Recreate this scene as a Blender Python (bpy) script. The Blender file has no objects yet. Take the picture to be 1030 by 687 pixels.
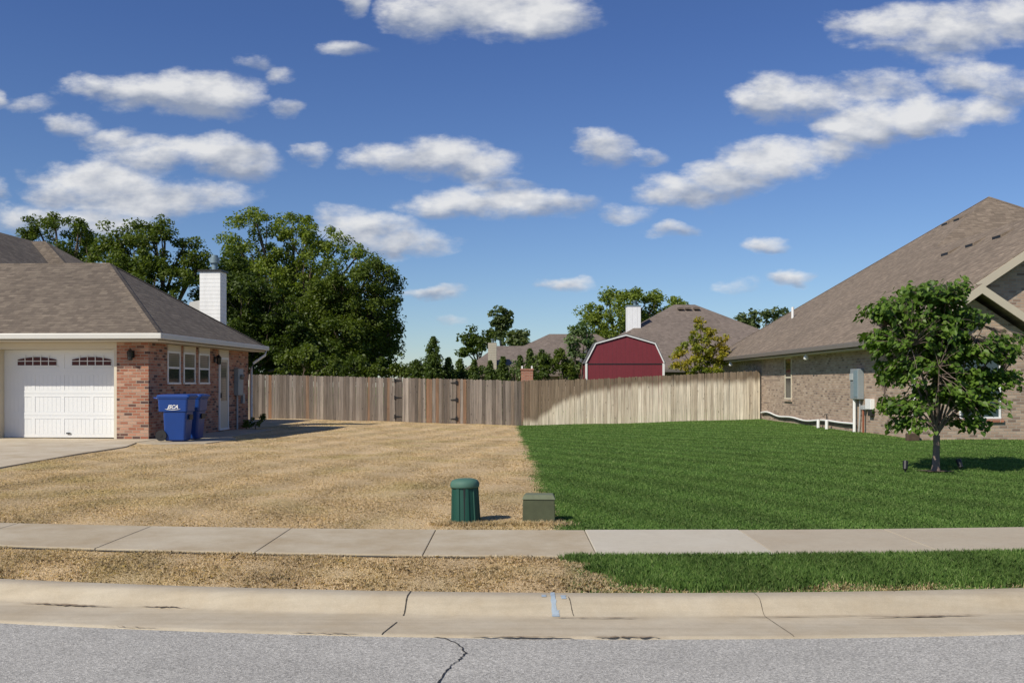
import bpy, bmesh, math, random
import numpy as np
from mathutils import Vector, Matrix

R = math.radians
S = bpy.context.scene
C = S.collection
random.seed(7)
rng = np.random.default_rng(7)

# ------------------------------------------------------------------ camera
F, CX, HY, EYE = 958.0, 515.0, 385.0, 1.6        # focal length in pixels, principal column, horizon row, eye height
cam_d = bpy.data.cameras.new('camera')
cam = bpy.data.objects.new('camera', cam_d)
C.objects.link(cam)
cam.location = (0, 0, EYE)
cam.rotation_euler = (R(90), 0, 0)
cam_d.sensor_width = 36
cam_d.lens = 36 * F / 1030
cam_d.shift_y = 41.5 / 1030
cam_d.clip_end = 9000
S.camera = cam

# ------------------------------------------------------------------ sun + sky
SUN_EL, SUN_AZ = 41.0, 225.0                      # azimuth measured from +Y (north) towards +X (east)
sd = bpy.data.lights.new('sun', 'SUN')
sd.energy = 4.0
sd.angle = R(0.53)
sd.color = (1.0, 0.93, 0.80)
sun = bpy.data.objects.new('sun', sd)
C.objects.link(sun)
sv = Vector((math.sin(R(SUN_AZ)) * math.cos(R(SUN_EL)), math.cos(R(SUN_AZ)) * math.cos(R(SUN_EL)), math.sin(R(SUN_EL))))
sun.rotation_euler = sv.to_track_quat('Z', 'Y').to_euler()
sun.location = (-30, -30, 40)
S.view_settings.view_transform = 'Standard'
S.view_settings.look = 'None'
S.view_settings.exposure = 0.24
S.view_settings.gamma = 1.0
S.view_settings.use_curve_mapping = False

W = bpy.data.worlds.new('World')
S.world = W
W.use_nodes = True
wt = W.node_tree
wt.nodes.clear()


def N(t, kind, ins=None, **kw):
    n = t.nodes.new(kind)
    for k, v in kw.items():
        setattr(n, k, v)
    for k, v in (ins or {}).items():
        s = n.inputs[k]
        if hasattr(v, 'is_output') or isinstance(v, bpy.types.NodeSocket):
            t.links.new(v, s)
        else:
            s.default_value = v
    return n


def math_n(t, op, a, b=None, c=None, clamp=False):
    ins = {0: a}
    if b is not None: ins[1] = b
    if c is not None: ins[2] = c
    n = N(t, 'ShaderNodeMath', ins, operation=op)
    n.use_clamp = clamp
    return n.outputs[0]


def vmath(t, op, a, b=None, scale=None):
    ins = {0: a}
    if b is not None: ins[1] = b
    n = N(t, 'ShaderNodeVectorMath', ins, operation=op)
    if scale is not None: n.inputs['Scale'].default_value = scale
    return n


def mixc(t, fac, a, b, blend='MIX'):
    n = t.nodes.new('ShaderNodeMix')
    n.data_type = 'RGBA'
    n.blend_type = blend
    for i, v in ((0, fac), (6, a), (7, b)):
        if isinstance(v, bpy.types.NodeSocket): t.links.new(v, n.inputs[i])
        else: n.inputs[i].default_value = (v if i == 0 else (tuple(v) + (1,) if len(v) == 3 else v))
    return n.outputs[2]


# clouds: (px, py, rx, ry, strength) laid out as directions on the sky dome
CLOUDS = [
    (172, 92, 92, 21, 1.0), (120, 88, 50, 15, .9), (205, 104, 62, 19, 1.0), (238, 98, 36, 18, .9),
    (75, 126, 26, 11, .62), (105, 137, 34, 12, .75), (130, 144, 50, 12, .7), (205, 150, 60, 18, .95), (235, 163, 48, 21, 1.0), (155, 160, 60, 14, .8),
    (98, 182, 70, 21, 1.0), (140, 198, 92, 20, 1.0), (200, 196, 66, 15, .8), (60, 196, 38, 15, .8), (30, 220, 50, 18, .8), (95, 220, 80, 16, .8),
    (358, 4, 21, 16, 1.0), (480, 8, 92, 30, 1.1), (545, 16, 58, 25, 1.1), (430, 18, 45, 22, .9),
    (342, 52, 28, 9, .72), (258, 66, 18, 9, .5), (282, 78, 18, 9, .5), (292, 112, 18, 9, .5), (313, 156, 18, 11, .72),
    (388, 157, 48, 17, .9), (440, 158, 60, 21, 1.0), (480, 168, 45, 20, .95), (450, 203, 48, 15, .9), (520, 206, 85, 16, .95), (500, 190, 40, 10, .6),
    (370, 228, 60, 18, .85), (405, 243, 55, 16, .85), (350, 218, 40, 14, .6),
    (435, 294, 32, 8, .72), (566, 285, 34, 9, .8), (448, 322, 22, 6, .45), (610, 152, 30, 17, .85), (652, 158, 20, 9, .55),
    (766, 245, 30, 10, .85), (797, 283, 25, 9, .8), (678, 231, 22, 9, .7), (630, 213, 34, 11, .6), (745, 290, 24, 8, .38),
    (775, 98, 36, 27, .95), (810, 100, 60, 22, .75), (690, 192, 52, 17, .8), (735, 178, 52, 21, .9), (780, 160, 58, 24, 1.0), (835, 150, 45, 15, .8),
    (870, 125, 55, 26, 1.0), (930, 118, 58, 22, 1.0), (985, 112, 42, 15, .85), (975, 78, 52, 17, .75), (880, 92, 60, 18, .7), (1015, 92, 40, 18, .6),
    (900, 22, 62, 24, .9), (960, 30, 70, 26, .95), (1015, 22, 45, 26, .95), (925, 48, 60, 12, .6), (4, 100, 12, 9, .7), (35, 106, 22, 8, .42),
    (2, 190, 10, 10, .5), (940, 60, 50, 12, .5),
    # beyond the picture's edges, so the sky goes on from other positions
    (-140, 150, 120, 30, .9), (-320, 60, 130, 40, .9), (-260, 240, 120, 20, .8), (1200, 150, 110, 30, .9), (1380, 60, 130, 36, .9), (1330, 250, 110, 16, .8),
    (300, -160, 140, 44, .9), (760, -190, 150, 50, .95), (60, -230, 120, 44, .9), (1100, -120, 110, 40, .9),
]
cg = bpy.data.node_groups.new('cloud_field', 'ShaderNodeTree')
cg.interface.new_socket('Vector', in_out='INPUT', socket_type='NodeSocketVector')
cg.interface.new_socket('Density', in_out='OUTPUT', socket_type='NodeSocketFloat')
cg.interface.new_socket('Height', in_out='OUTPUT', socket_type='NodeSocketFloat')
gi = cg.nodes.new('NodeGroupInput')
go = cg.nodes.new('NodeGroupOutput')
acc = None; ah = None; aw = None
for (px, py, rx, ry, st) in CLOUDS:
    c = ((px - CX) / F, (HY - py) / F, 0)
    d = vmath(cg, 'SUBTRACT', gi.outputs[0], c).outputs[0]
    e = vmath(cg, 'MULTIPLY', d, (F / (rx * 1.07), F / (ry * 1.09), 0)).outputs[0]
    q = vmath(cg, 'DOT_PRODUCT', e, e).outputs['Value']
    v = math_n(cg, 'MULTIPLY_ADD', q, -st, st)
    w_ = math_n(cg, 'MAXIMUM', v, 0.0)
    hh_ = vmath(cg, 'DOT_PRODUCT', e, (0, 1, 0)).outputs['Value']
    ah = math_n(cg, 'MULTIPLY', w_, hh_) if ah is None else math_n(cg, 'MULTIPLY_ADD', w_, hh_, ah)
    aw = w_ if aw is None else math_n(cg, 'ADD', w_, aw)
    acc = v if acc is None else N(cg, 'ShaderNodeMath', {0: acc, 1: v, 2: 0.18}, operation='SMOOTH_MAX').outputs[0]
cg.links.new(acc, go.inputs[0])
cg.links.new(math_n(cg, 'DIVIDE', ah, math_n(cg, 'ADD', aw, 0.08)), go.inputs[1])

tc = N(wt, 'ShaderNodeTexCoord')
sep = N(wt, 'ShaderNodeSeparateXYZ', {0: tc.outputs['Generated']})
yy = math_n(wt, 'MAXIMUM', sep.outputs[1], 0.02)
u = math_n(wt, 'DIVIDE', sep.outputs[0], yy)
v = math_n(wt, 'DIVIDE', sep.outputs[2], yy)
uv = N(wt, 'ShaderNodeCombineXYZ', {0: u, 1: v, 2: 0.0}).outputs[0]
uvs = vmath(wt, 'MULTIPLY', uv, (1.0, 1.9, 1.0)).outputs[0]
nz1 = N(wt, 'ShaderNodeTexNoise', {'Vector': uvs, 'Scale': 11.0, 'Detail': 7.0, 'Roughness': 0.56})
nz2 = N(wt, 'ShaderNodeTexNoise', {'Vector': uvs, 'Scale': 34.0, 'Detail': 6.0, 'Roughness': 0.62})
warp = vmath(wt, 'SUBTRACT', nz1.outputs['Color'], (.5, .5, .5)).outputs[0]
warp = vmath(wt, 'MULTIPLY', warp, (.070, .036, 0)).outputs[0]
uvw = vmath(wt, 'ADD', uv, warp).outputs[0]
up = vmath(wt, 'ADD', uvw, (-.004, .013, 0)).outputs[0]
g1 = N(wt, 'ShaderNodeGroup', node_tree=cg); wt.links.new(uvw, g1.inputs[0])
D1 = g1.outputs[0]
nn = math_n(wt, 'MULTIPLY_ADD', nz2.outputs['Fac'], 1.30, -0.65)
nb = math_n(wt, 'MULTIPLY_ADD', nz1.outputs['Fac'], 0.9, -0.47)
dens = math_n(wt, 'ADD', math_n(wt, 'ADD', D1, nn), nb)
mr = N(wt, 'ShaderNodeMapRange', {'Value': dens, 'From Min': -0.12, 'From Max': 0.95, 'To Min': 0.0, 'To Max': 1.0}, interpolation_type='SMOOTHSTEP')
alpha = mr.outputs[0]
front = math_n(wt, 'GREATER_THAN', sep.outputs[1], 0.03)
alpha = math_n(wt, 'MULTIPLY', alpha, front)
alpha = math_n(wt, 'MULTIPLY', alpha, 0.93)
# thickness of cloud above a point makes its underside greyer
nz3 = N(wt, 'ShaderNodeTexNoise', {'Vector': vmath(wt, 'ADD', uvs, (-.010, .030, 0)).outputs[0], 'Scale': 11.0, 'Detail': 4.0, 'Roughness': 0.56})
grad = math_n(wt, 'SUBTRACT', nz3.outputs['Fac'], nz1.outputs['Fac'])
sh = N(wt, 'ShaderNodeMapRange', {'Value': math_n(wt, 'ADD', math_n(wt, 'MULTIPLY', grad, 3.0), math_n(wt, 'MULTIPLY_ADD', g1.outputs[1], -.95, .12)), 'From Min': -0.28, 'From Max': 0.75}).outputs[0]
ccol = mixc(wt, sh, (0.88, 0.88, 0.88), (0.33, 0.38, 0.49))
sky = N(wt, 'ShaderNodeTexSky', sky_type='NISHITA', sun_disc=False, sun_elevation=R(SUN_EL), sun_rotation=R(SUN_AZ), altitude=300.0, air_density=1.0, dust_density=0.15, ozone_density=3.0)
SKY_K = 0.062
tint = mixc(wt, N(wt, 'ShaderNodeMapRange', {'Value': sep.outputs[2], 'From Min': 0.0, 'From Max': 0.34}).outputs[0], (1.0, 1.13, 1.30), (0.72, 0.89, 1.30))
skc = mixc(wt, 1.0, sky.outputs[0], tint, 'MULTIPLY')
cl_scaled = vmath(wt, 'SCALE', ccol, scale=0.78 / SKY_K).outputs[0]
skyc = mixc(wt, alpha, skc, cl_scaled)
bg = N(wt, 'ShaderNodeBackground', {'Color': skyc, 'Strength': SKY_K})
wo = N(wt, 'ShaderNodeOutputWorld', {'Surface': bg.outputs[0]})


# ------------------------------------------------------------------ material helpers
def new_mat(name):
    m = bpy.data.materials.new(name)
    m.use_nodes = True
    t = m.node_tree
    t.nodes.clear()
    out = N(t, 'ShaderNodeOutputMaterial')
    b = N(t, 'ShaderNodeBsdfPrincipled')
    t.links.new(b.outputs[0], out.inputs[0])
    return m, t, b, out


def setv(t, b, key, v):
    if isinstance(v, bpy.types.NodeSocket): t.links.new(v, b.inputs[key])
    else: b.inputs[key].default_value = v


def bump(t, b, h, strength=0.4, dist=0.01):
    n = N(t, 'ShaderNodeBump', {'Height': h, 'Strength': strength, 'Distance': dist})
    t.links.new(n.outputs[0], b.inputs['Normal'])


def coords(t, kind='Object'):
    return N(t, 'ShaderNodeTexCoord').outputs[kind]


def ramp(t, f, stops):
    n = N(t, 'ShaderNodeValToRGB', {0: f})
    cr = n.color_ramp
    while len(cr.elements) < len(stops): cr.elements.new(0.5)
    for e, (p, c) in zip(cr.elements, stops):
        e.position = p
        e.color = tuple(c) + (1,) if len(c) == 3 else c
    return n.outputs[0]


def plain(name, col, rough=0.5, metal=0.0, var=0.12, scale=6.0, bmp=0.0, coat=0.0):
    m, t, b, o = new_mat(name)
    n = N(t, 'ShaderNodeTexNoise', {'Vector': coords(t), 'Scale': scale, 'Detail': 6.0, 'Roughness': 0.65})
    c2 = tuple(max(0, x * (1 - var * 2)) for x in col)
    c1 = tuple(min(1, x * (1 + var)) for x in col)
    setv(t, b, 'Base Color', mixc(t, n.outputs['Fac'], c2, c1))
    setv(t, b, 'Roughness', rough)
    setv(t, b, 'Metallic', metal)
    if bmp: bump(t, b, n.outputs['Fac'], bmp, 0.01)
    return m


def per_brick(t, uvn, bw, bh, ms, smooth_=.15, **kw):
    return N(t, 'ShaderNodeTexBrick', {'Vector': uvn, 'Color1': (0, 0, 0, 1), 'Color2': (1, 1, 1, 1), 'Mortar': (.5, .5, .5, 1), 'Scale': 1.0,
                                       'Mortar Size': ms, 'Mortar Smooth': smooth_, 'Bias': 0.0, 'Brick Width': bw, 'Row Height': bh}, **kw)


def kmul(t, c, k):
    return vmath(t, 'MULTIPLY', c, N(t, 'ShaderNodeCombineXYZ', {0: k, 1: k, 2: k}).outputs[0]).outputs[0]


def brick_mat(name, stops, mortar, bw=0.205, bh=0.072, ms=0.008):
    m, t, b, o = new_mat(name)
    uvn = coords(t, 'UV')
    br = per_brick(t, uvn, bw, bh, ms)
    c = ramp(t, br.outputs['Color'], stops)
    c = mixc(t, br.outputs['Fac'], c, mortar)
    nz = N(t, 'ShaderNodeTexNoise', {'Vector': uvn, 'Scale': 1.3, 'Detail': 5.0, 'Roughness': 0.6})
    nf = N(t, 'ShaderNodeTexNoise', {'Vector': uvn, 'Scale': 40.0, 'Detail': 3.0})
    k = math_n(t, 'ADD', math_n(t, 'MULTIPLY_ADD', nz.outputs['Fac'], 0.4, 0.80), math_n(t, 'MULTIPLY_ADD', nf.outputs['Fac'], 0.5, -0.25))
    setv(t, b, 'Base Color', kmul(t, c, k))
    setv(t, b, 'Roughness', 0.9)
    h = math_n(t, 'MULTIPLY_ADD', br.outputs['Fac'], -1.0, math_n(t, 'MULTIPLY', nf.outputs['Fac'], 0.3))
    bump(t, b, h, 0.7, 0.008)
    return m


def shingle_mat(name, ca, cb, cc, rowh=0.145):
    m, t, b, o = new_mat(name)
    uvn = coords(t, 'UV')
    br = per_brick(t, uvn, .21, rowh, .006, .4, offset=0.37, offset_frequency=2, squash=0.7, squash_frequency=3)
    dk = tuple(x * .80 for x in ca); lt = tuple(x * 1.12 for x in cb)
    c = ramp(t, br.outputs['Color'], [(0, dk), (.3, ca), (.6, cb), (.85, ca), (1, lt)])
    nz = N(t, 'ShaderNodeTexNoise', {'Vector': vmath(t, 'MULTIPLY', uvn, (1.0, 3.2, 1)).outputs[0], 'Scale': 3.2, 'Detail': 6.0, 'Roughness': 0.75})
    c = mixc(t, N(t, 'ShaderNodeMapRange', {'Value': nz.outputs['Fac'], 'From Min': .45, 'From Max': .66}).outputs[0], c, cc)
    nl = N(t, 'ShaderNodeTexNoise', {'Vector': uvn, 'Scale': 0.35, 'Detail': 3.0})
    k = math_n(t, 'MULTIPLY_ADD', nl.outputs['Fac'], 0.5, 0.75)
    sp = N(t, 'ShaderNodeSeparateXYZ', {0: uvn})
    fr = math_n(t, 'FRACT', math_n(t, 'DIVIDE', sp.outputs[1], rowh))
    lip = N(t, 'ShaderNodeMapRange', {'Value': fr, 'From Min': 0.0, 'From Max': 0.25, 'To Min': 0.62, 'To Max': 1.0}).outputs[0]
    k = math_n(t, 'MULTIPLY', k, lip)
    nf = N(t, 'ShaderNodeTexNoise', {'Vector': uvn, 'Scale': 45.0, 'Detail': 2.0})
    k = math_n(t, 'MULTIPLY', k, math_n(t, 'MULTIPLY_ADD', nf.outputs['Fac'], 0.5, 0.75))
    setv(t, b, 'Base Color', kmul(t, c, k))
    setv(t, b, 'Roughness', 0.95)
    bump(t, b, math_n(t, 'MULTIPLY', fr, -1.0), 0.6, 0.012)
    return m


def leaf_mat(name, ca, cb, cc=None, trans=0.35, rough=0.5):
    m, t, b, o = new_mat(name)
    at = N(t, 'ShaderNodeAttribute', attribute_name='rnd')
    nz = N(t, 'ShaderNodeTexNoise', {'Vector': coords(t), 'Scale': 0.8, 'Detail': 3.0})
    c = mixc(t, at.outputs['Fac'], ca, cb)
    if cc:
        f = N(t, 'ShaderNodeMapRange', {'Value': nz.outputs['Fac'], 'From Min': .46, 'From Max': .62}).outputs[0]
        c = mixc(t, math_n(t, 'MULTIPLY', f, math_n(t, 'MULTIPLY_ADD', at.outputs['Fac'], .6, .4)), c, cc)
    setv(t, b, 'Base Color', c)
    setv(t, b, 'Roughness', rough)
    b.inputs['Specular IOR Level'].default_value = 0.3
    tr = N(t, 'ShaderNodeBsdfTranslucent', {'Color': vmath(t, 'MULTIPLY', c, (1.5, 1.6, 0.6)).outputs[0]})
    mx = N(t, 'ShaderNodeMixShader', {0: trans, 1: b.outputs[0], 2: tr.outputs[0]})
    t.links.new(mx.outputs[0], o.inputs[0])
    return m


def glass_mat(name, col=(0.03, 0.035, 0.04), blind=None):
    m, t, b, o = new_mat(name)
    if blind:
        sp = N(t, 'ShaderNodeSeparateXYZ', {0: coords(t, 'UV')})
        fr = math_n(t, 'FRACT', math_n(t, 'DIVIDE', sp.outputs[1], 0.05))
        f = N(t, 'ShaderNodeMapRange', {'Value': fr, 'From Min': 0.1, 'From Max': 0.35}).outputs[0]
        setv(t, b, 'Base Color', mixc(t, f, tuple(x * .35 for x in blind), blind))
    else:
        setv(t, b, 'Base Color', tuple(col) + (1,))
    b.inputs['Roughness'].default_value = 0.06
    b.inputs['Specular IOR Level'].default_value = 0.4
    return m


M = {}
M['white'] = plain('white_paint', (0.78, 0.78, 0.76), 0.45, var=0.03, scale=2)
M['garage'] = plain('garage_door_paint', (0.74, 0.755, 0.76), 0.4, var=0.03, scale=1.5)
M['cream'] = plain('cream_trim', (0.62, 0.56, 0.44), 0.6, var=0.04, scale=2)
M['cream2'] = plain('tan_trim', (0.50, 0.44, 0.34), 0.6, var=0.05, scale=2)
M['gutter'] = plain('gutter_metal', (0.60, 0.59, 0.54), 0.4, var=0.05, scale=3)
M['gutter_b'] = plain('brown_gutter', (0.17, 0.15, 0.13), 0.5, var=0.08, scale=3)
M['grey'] = plain('grey_metal', (0.30, 0.34, 0.36), 0.5, metal=0.3, var=0.06, scale=5)
M['galv'] = plain('galvanised_metal', (0.22, 0.30, 0.34), 0.5, metal=0.2, var=0.1, scale=8)
M['black'] = plain('black_metal', (0.012, 0.012, 0.013), 0.5, var=0.1)
M['rubber'] = plain('black_rubber', (0.02, 0.02, 0.022), 0.8, var=0.2)
M['rust'] = plain('orange_pipe', (0.26, 0.08, 0.04), 0.7, var=0.1)
M['pipe_g'] = plain('grey_conduit', (0.42, 0.44, 0.44), 0.5, var=0.08)
M['bin'] = plain('blue_plastic', (0.004, 0.045, 0.23), 0.42, var=0.1, scale=3)
M['pedestal'] = plain('green_plastic', (0.003, 0.060, 0.040), 0.6, var=0.10, scale=9)
M['pedestal_top'] = plain('faded_green_plastic', (0.065, 0.155, 0.115), 0.7, var=0.14, scale=11)
M['boxgreen'] = plain('olive_fibreglass', (0.080, 0.092, 0.048), 0.85, var=0.26, scale=9, bmp=.2)
M['boxgreen_top'] = plain('faded_olive_fibreglass', (0.145, 0.165, 0.10), 0.8, var=0.2, scale=12)
M['glass'] = glass_mat('dark_glass')
M['glass_blind'] = glass_mat('glass_over_blind', blind=(0.23, 0.21, 0.17))
M['glass_front'] = glass_mat('glass_over_curtain', col=(0.05, 0.075, 0.085))
M['pane_red'] = glass_mat('garage_pane', col=(0.075, 0.022, 0.026))
M['pane_red'].node_tree.nodes['Principled BSDF'].inputs['Specular IOR Level'].default_value = 0.15
M['brick_l'] = brick_mat('red_brick', [(0, (.085, .045, .040)), (.13, (.13, .065, .050)), (.2, (.30, .105, .060)), (.45, (.36, .150, .088)), (.7, (.43, .205, .130)), (.9, (.48, .29, .20)), (1, (.20, .09, .065))], (.36, .29, .22))
M['brick_r'] = brick_mat('tan_brick', [(0, (.19, .130, .10)), (.10, (.26, .18, .135)), (.3, (.345, .240, .176)), (.7, (.405, .290, .212)), (1, (.46, .35, .265))], (.36, .315, .26), ms=.009)
M['brick_o'] = brick_mat('orange_brick', [(0, (.22, .09, .06)), (.3, (.36, .14, .085)), (1, (.46, .20, .12))], (.36, .28, .22))
M['shingle_l'] = shingle_mat('brown_shingles', (0.138, 0.108, 0.080), (0.200, 0.160, 0.118), (0.105, 0.082, 0.062))
M['shingle_r'] = shingle_mat('tan_shingles', (0.190, 0.146, 0.106), (0.255, 0.200, 0.148), (0.145, 0.112, 0.082))
M['shingle_f'] = shingle_mat('far_shingles', (0.172, 0.137, 0.112), (0.215, 0.172, 0.142), (0.145, 0.115, 0.095))
M['shingle_g'] = shingle_mat('grey_shingles', (0.10, 0.105, 0.115), (0.15, 0.155, 0.165), (0.08, 0.085, 0.09))
M['bark'] = plain('bark', (0.16, 0.12, 0.09), 0.95, var=0.35, scale=14, bmp=.8)
M['bark2'] = plain('young_bark', (0.235, 0.175, 0.145), 0.9, var=0.3, scale=22, bmp=.6)
M['beam'] = plain('concrete_foot', (0.34, 0.29, 0.24), 0.9, var=0.1)


def siding_mat(name, col, pitch, axis=1, depth=.6):
    m, t, b, o = new_mat(name)
    uvn = coords(t, 'UV')
    sp = N(t, 'ShaderNodeSeparateXYZ', {0: uvn})
    fr = math_n(t, 'FRACT', math_n(t, 'DIVIDE', sp.outputs[axis], pitch))
    g = N(t, 'ShaderNodeMapRange', {'Value': fr, 'From Min': 0.0, 'From Max': 0.09, 'To Min': 0.62, 'To Max': 1.0}).outputs[0]
    nz = N(t, 'ShaderNodeTexNoise', {'Vector': vmath(t, 'MULTIPLY', uvn, (3, .8, 1)).outputs[0], 'Scale': 2.0, 'Detail': 6.0, 'Roughness': .65})
    k = math_n(t, 'MULTIPLY', g, math_n(t, 'MULTIPLY_ADD', nz.outputs['Fac'], 0.4, 0.8))
    setv(t, b, 'Base Color', vmath(t, 'MULTIPLY', tuple(col), N(t, 'ShaderNodeCombineXYZ', {0: k, 1: k, 2: k}).outputs[0]).outputs[0])
    setv(t, b, 'Roughness', 0.6)
    bump(t, b, math_n(t, 'MULTIPLY', fr, -1.0) if axis == 1 else g, depth, 0.01)
    return m


M['lap'] = siding_mat('white_lap_siding', (0.80, 0.80, 0.78), 0.13)
M['lapv'] = siding_mat('white_panel_siding', (0.80, 0.80, 0.80), 0.30, axis=0)
M['lapc'] = siding_mat('cream_lap_siding', (0.42, 0.38, 0.30), 0.15)
M['barn'] = siding_mat('red_barn_boards', (0.175, 0.020, 0.030), 0.203, axis=0, depth=.8)


def wood_fence_mat(name, base, stain=False):
    m, t, b, o = new_mat(name)
    at = N(t, 'ShaderNodeAttribute', attribute_name='rnd')
    oc = coords(t)
    st = vmath(t, 'MULTIPLY', oc, (34, 34, 1.0)).outputs[0]
    st = vmath(t, 'ADD', st, N(t, 'ShaderNodeCombineXYZ', {2: math_n(t, 'MULTIPLY', at.outputs['Fac'], 37.0)}).outputs[0]).outputs[0]
    nz = N(t, 'ShaderNodeTexNoise', {'Vector': st, 'Scale': 1.0, 'Detail': 5.0, 'Roughness': 0.7})
    kn = N(t, 'ShaderNodeTexVoronoi', {'Vector': vmath(t, 'MULTIPLY', oc, (5.5, 5.5, 2.1)).outputs[0], 'Scale': 1.0, 'Randomness': 1.0})
    knot = N(t, 'ShaderNodeMapRange', {'Value': kn.outputs['Distance'], 'From Min': 0.05, 'From Max': 0.13, 'To Min': .45, 'To Max': 1.0}).outputs[0]
    c = ramp(t, at.outputs['Fac'], base)
    big = N(t, 'ShaderNodeTexNoise', {'Vector': oc, 'Scale': 0.9, 'Detail': 4.0})
    k = math_n(t, 'MULTIPLY_ADD', nz.outputs['Fac'], 2.3, -0.12)
    k = math_n(t, 'MULTIPLY', k, math_n(t, 'MULTIPLY_ADD', big.outputs['Fac'], 0.4, 0.8))
    k = math_n(t, 'MULTIPLY', k, knot)
    c = vmath(t, 'MULTIPLY', c, N(t, 'ShaderNodeCombineXYZ', {0: k, 1: k, 2: k}).outputs[0]).outputs[0]
    if stain:
        # weathered band: whole height at the old end, narrowing towards the house
        sp = N(t, 'ShaderNodeSeparateXYZ', {0: oc})
        e = N(t, 'ShaderNodeValToRGB', {0: math_n(t, 'DIVIDE', sp.outputs[0], 10.0)})
        cr = e.color_ramp
        pts = [(0.0, .0), (.10, .02), (.19, .42), (.32, .64), (.52, .80), (.72, .84), (1.0, .90)]
        while len(cr.elements) < len(pts): cr.elements.new(.5)
        for el, (p, v_) in zip(cr.elements, pts): el.position = p; el.color = (v_, v_, v_, 1)
        lim = math_n(t, 'MULTIPLY_ADD', e.outputs[0], 1.9, -0.05)
        edge = math_n(t, 'ADD', math_n(t, 'SUBTRACT', sp.outputs[2], lim), math_n(t, 'MULTIPLY_ADD', nz.outputs['Fac'], .35, -.17))
        edge = math_n(t, 'ADD', edge, math_n(t, 'MULTIPLY_ADD', at.outputs['Fac'], .16, -.08))
        f = N(t, 'ShaderNodeMapRange', {'Value': edge, 'From Min': -0.10, 'From Max': 0.22, 'To Min': 0, 'To Max': .94}, interpolation_type='SMOOTHSTEP').outputs[0]
        c2 = vmath(t, 'MULTIPLY', c, (.27, .22, .18)).outputs[0]
        c = mixc(t, f, c, c2)
    setv(t, b, 'Base Color', c)
    setv(t, b, 'Roughness', 0.9)
    bump(t, b, nz.outputs['Fac'], 0.4, 0.006)
    return m


M['wood_old'] = wood_fence_mat('weathered_cedar', [(0, (.092, .074, .060)), (.22, (.165, .136, .112)), (.40, (.265, .225, .190)), (.52, (.125, .098, .076)), (.70, (.210, .172, .142)), (.80, (.36, .31, .26)), (.90, (.17, .125, .09)), (.95, (.22, .125, .072)), (1, (.23, .13, .078))])
M['wood_new'] = wood_fence_mat('bleached_pine', [(0, (.37, .305, .23)), (.35, (.50, .43, .33)), (.6, (.58, .505, .40)), (.8, (.44, .375, .29)), (1, (.62, .55, .44))], stain=True)
M['wood_post'] = plain('post_wood', (0.24, 0.18, 0.13), .9, var=.2, scale=10)


def concrete_mat(name, col, stain=(0.75, 0.68, 0.58), streak=True):
    m, t, b, o = new_mat(name)
    oc = coords(t)
    n1 = N(t, 'ShaderNodeTexNoise', {'Vector': oc, 'Scale': 1.6, 'Detail': 8.0, 'Roughness': .68})
    n2 = N(t, 'ShaderNodeTexNoise', {'Vector': oc, 'Scale': 160.0, 'Detail': 3.0, 'Roughness': .7})
    n3 = N(t, 'ShaderNodeTexNoise', {'Vector': vmath(t, 'MULTIPLY', oc, (.5, 9, 9)).outputs[0], 'Scale': 1.3, 'Detail': 5.0, 'Roughness': .6})
    n4 = N(t, 'ShaderNodeTexNoise', {'Vector': oc, 'Scale': 14.0, 'Detail': 5.0, 'Roughness': .7})
    a = mixc(t, N(t, 'ShaderNodeMapRange', {'Value': n1.outputs['Fac'], 'From Min': .35, 'From Max': .7}).outputs[0], col, tuple(c * s for c, s in zip(col, stain)))
    k = math_n(t, 'MULTIPLY_ADD', n2.outputs['Fac'], .5, .75)
    if streak: k = math_n(t, 'MULTIPLY', k, math_n(t, 'MULTIPLY_ADD', n3.outputs['Fac'], .5, .74))
    k = math_n(t, 'MULTIPLY', k, math_n(t, 'MULTIPLY_ADD', n4.outputs['Fac'], .25, .87))
    setv(t, b, 'Base Color', vmath(t, 'MULTIPLY', a, N(t, 'ShaderNodeCombineXYZ', {0: k, 1: k, 2: k}).outputs[0]).outputs[0])
    setv(t, b, 'Roughness', .9)
    bump(t, b, n2.outputs['Fac'], .3, .004)
    return m


M['walk'] = concrete_mat('sidewalk_concrete', (0.49, 0.425, 0.315), streak=False)
M['walk_new'] = concrete_mat('new_sidewalk_concrete', (0.52, 0.475, 0.385), stain=(.93, .91, .88), streak=False)
M['walk_pink'] = concrete_mat('pinkish_sidewalk_concrete', (0.45, 0.392, 0.295), stain=(.9, .86, .82), streak=False)
M['curb'] = concrete_mat('curb_concrete', (0.47, 0.41, 0.31), stain=(.84, .79, .72))
M['drive'] = concrete_mat('driveway_concrete', (0.56, 0.49, 0.375), streak=False)
M['joint'] = plain('joint_dirt', (0.05, 0.043, 0.035), .95, var=.3, scale=20)
M['tar'] = plain('crack_tar', (0.03, 0.03, 0.032), .8, var=.3, scale=40)
M['debris'] = plain('gutter_silt', (0.34, 0.26, 0.175), .95, var=.4, scale=30)
M['soil'] = plain('soil', (0.10, 0.065, 0.042), .95, var=.4, scale=9, bmp=.5)
M['bluepaint'] = plain('faded_blue_marking_paint', (0.33, 0.40, 0.46), .8, var=.16, scale=24)

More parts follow.
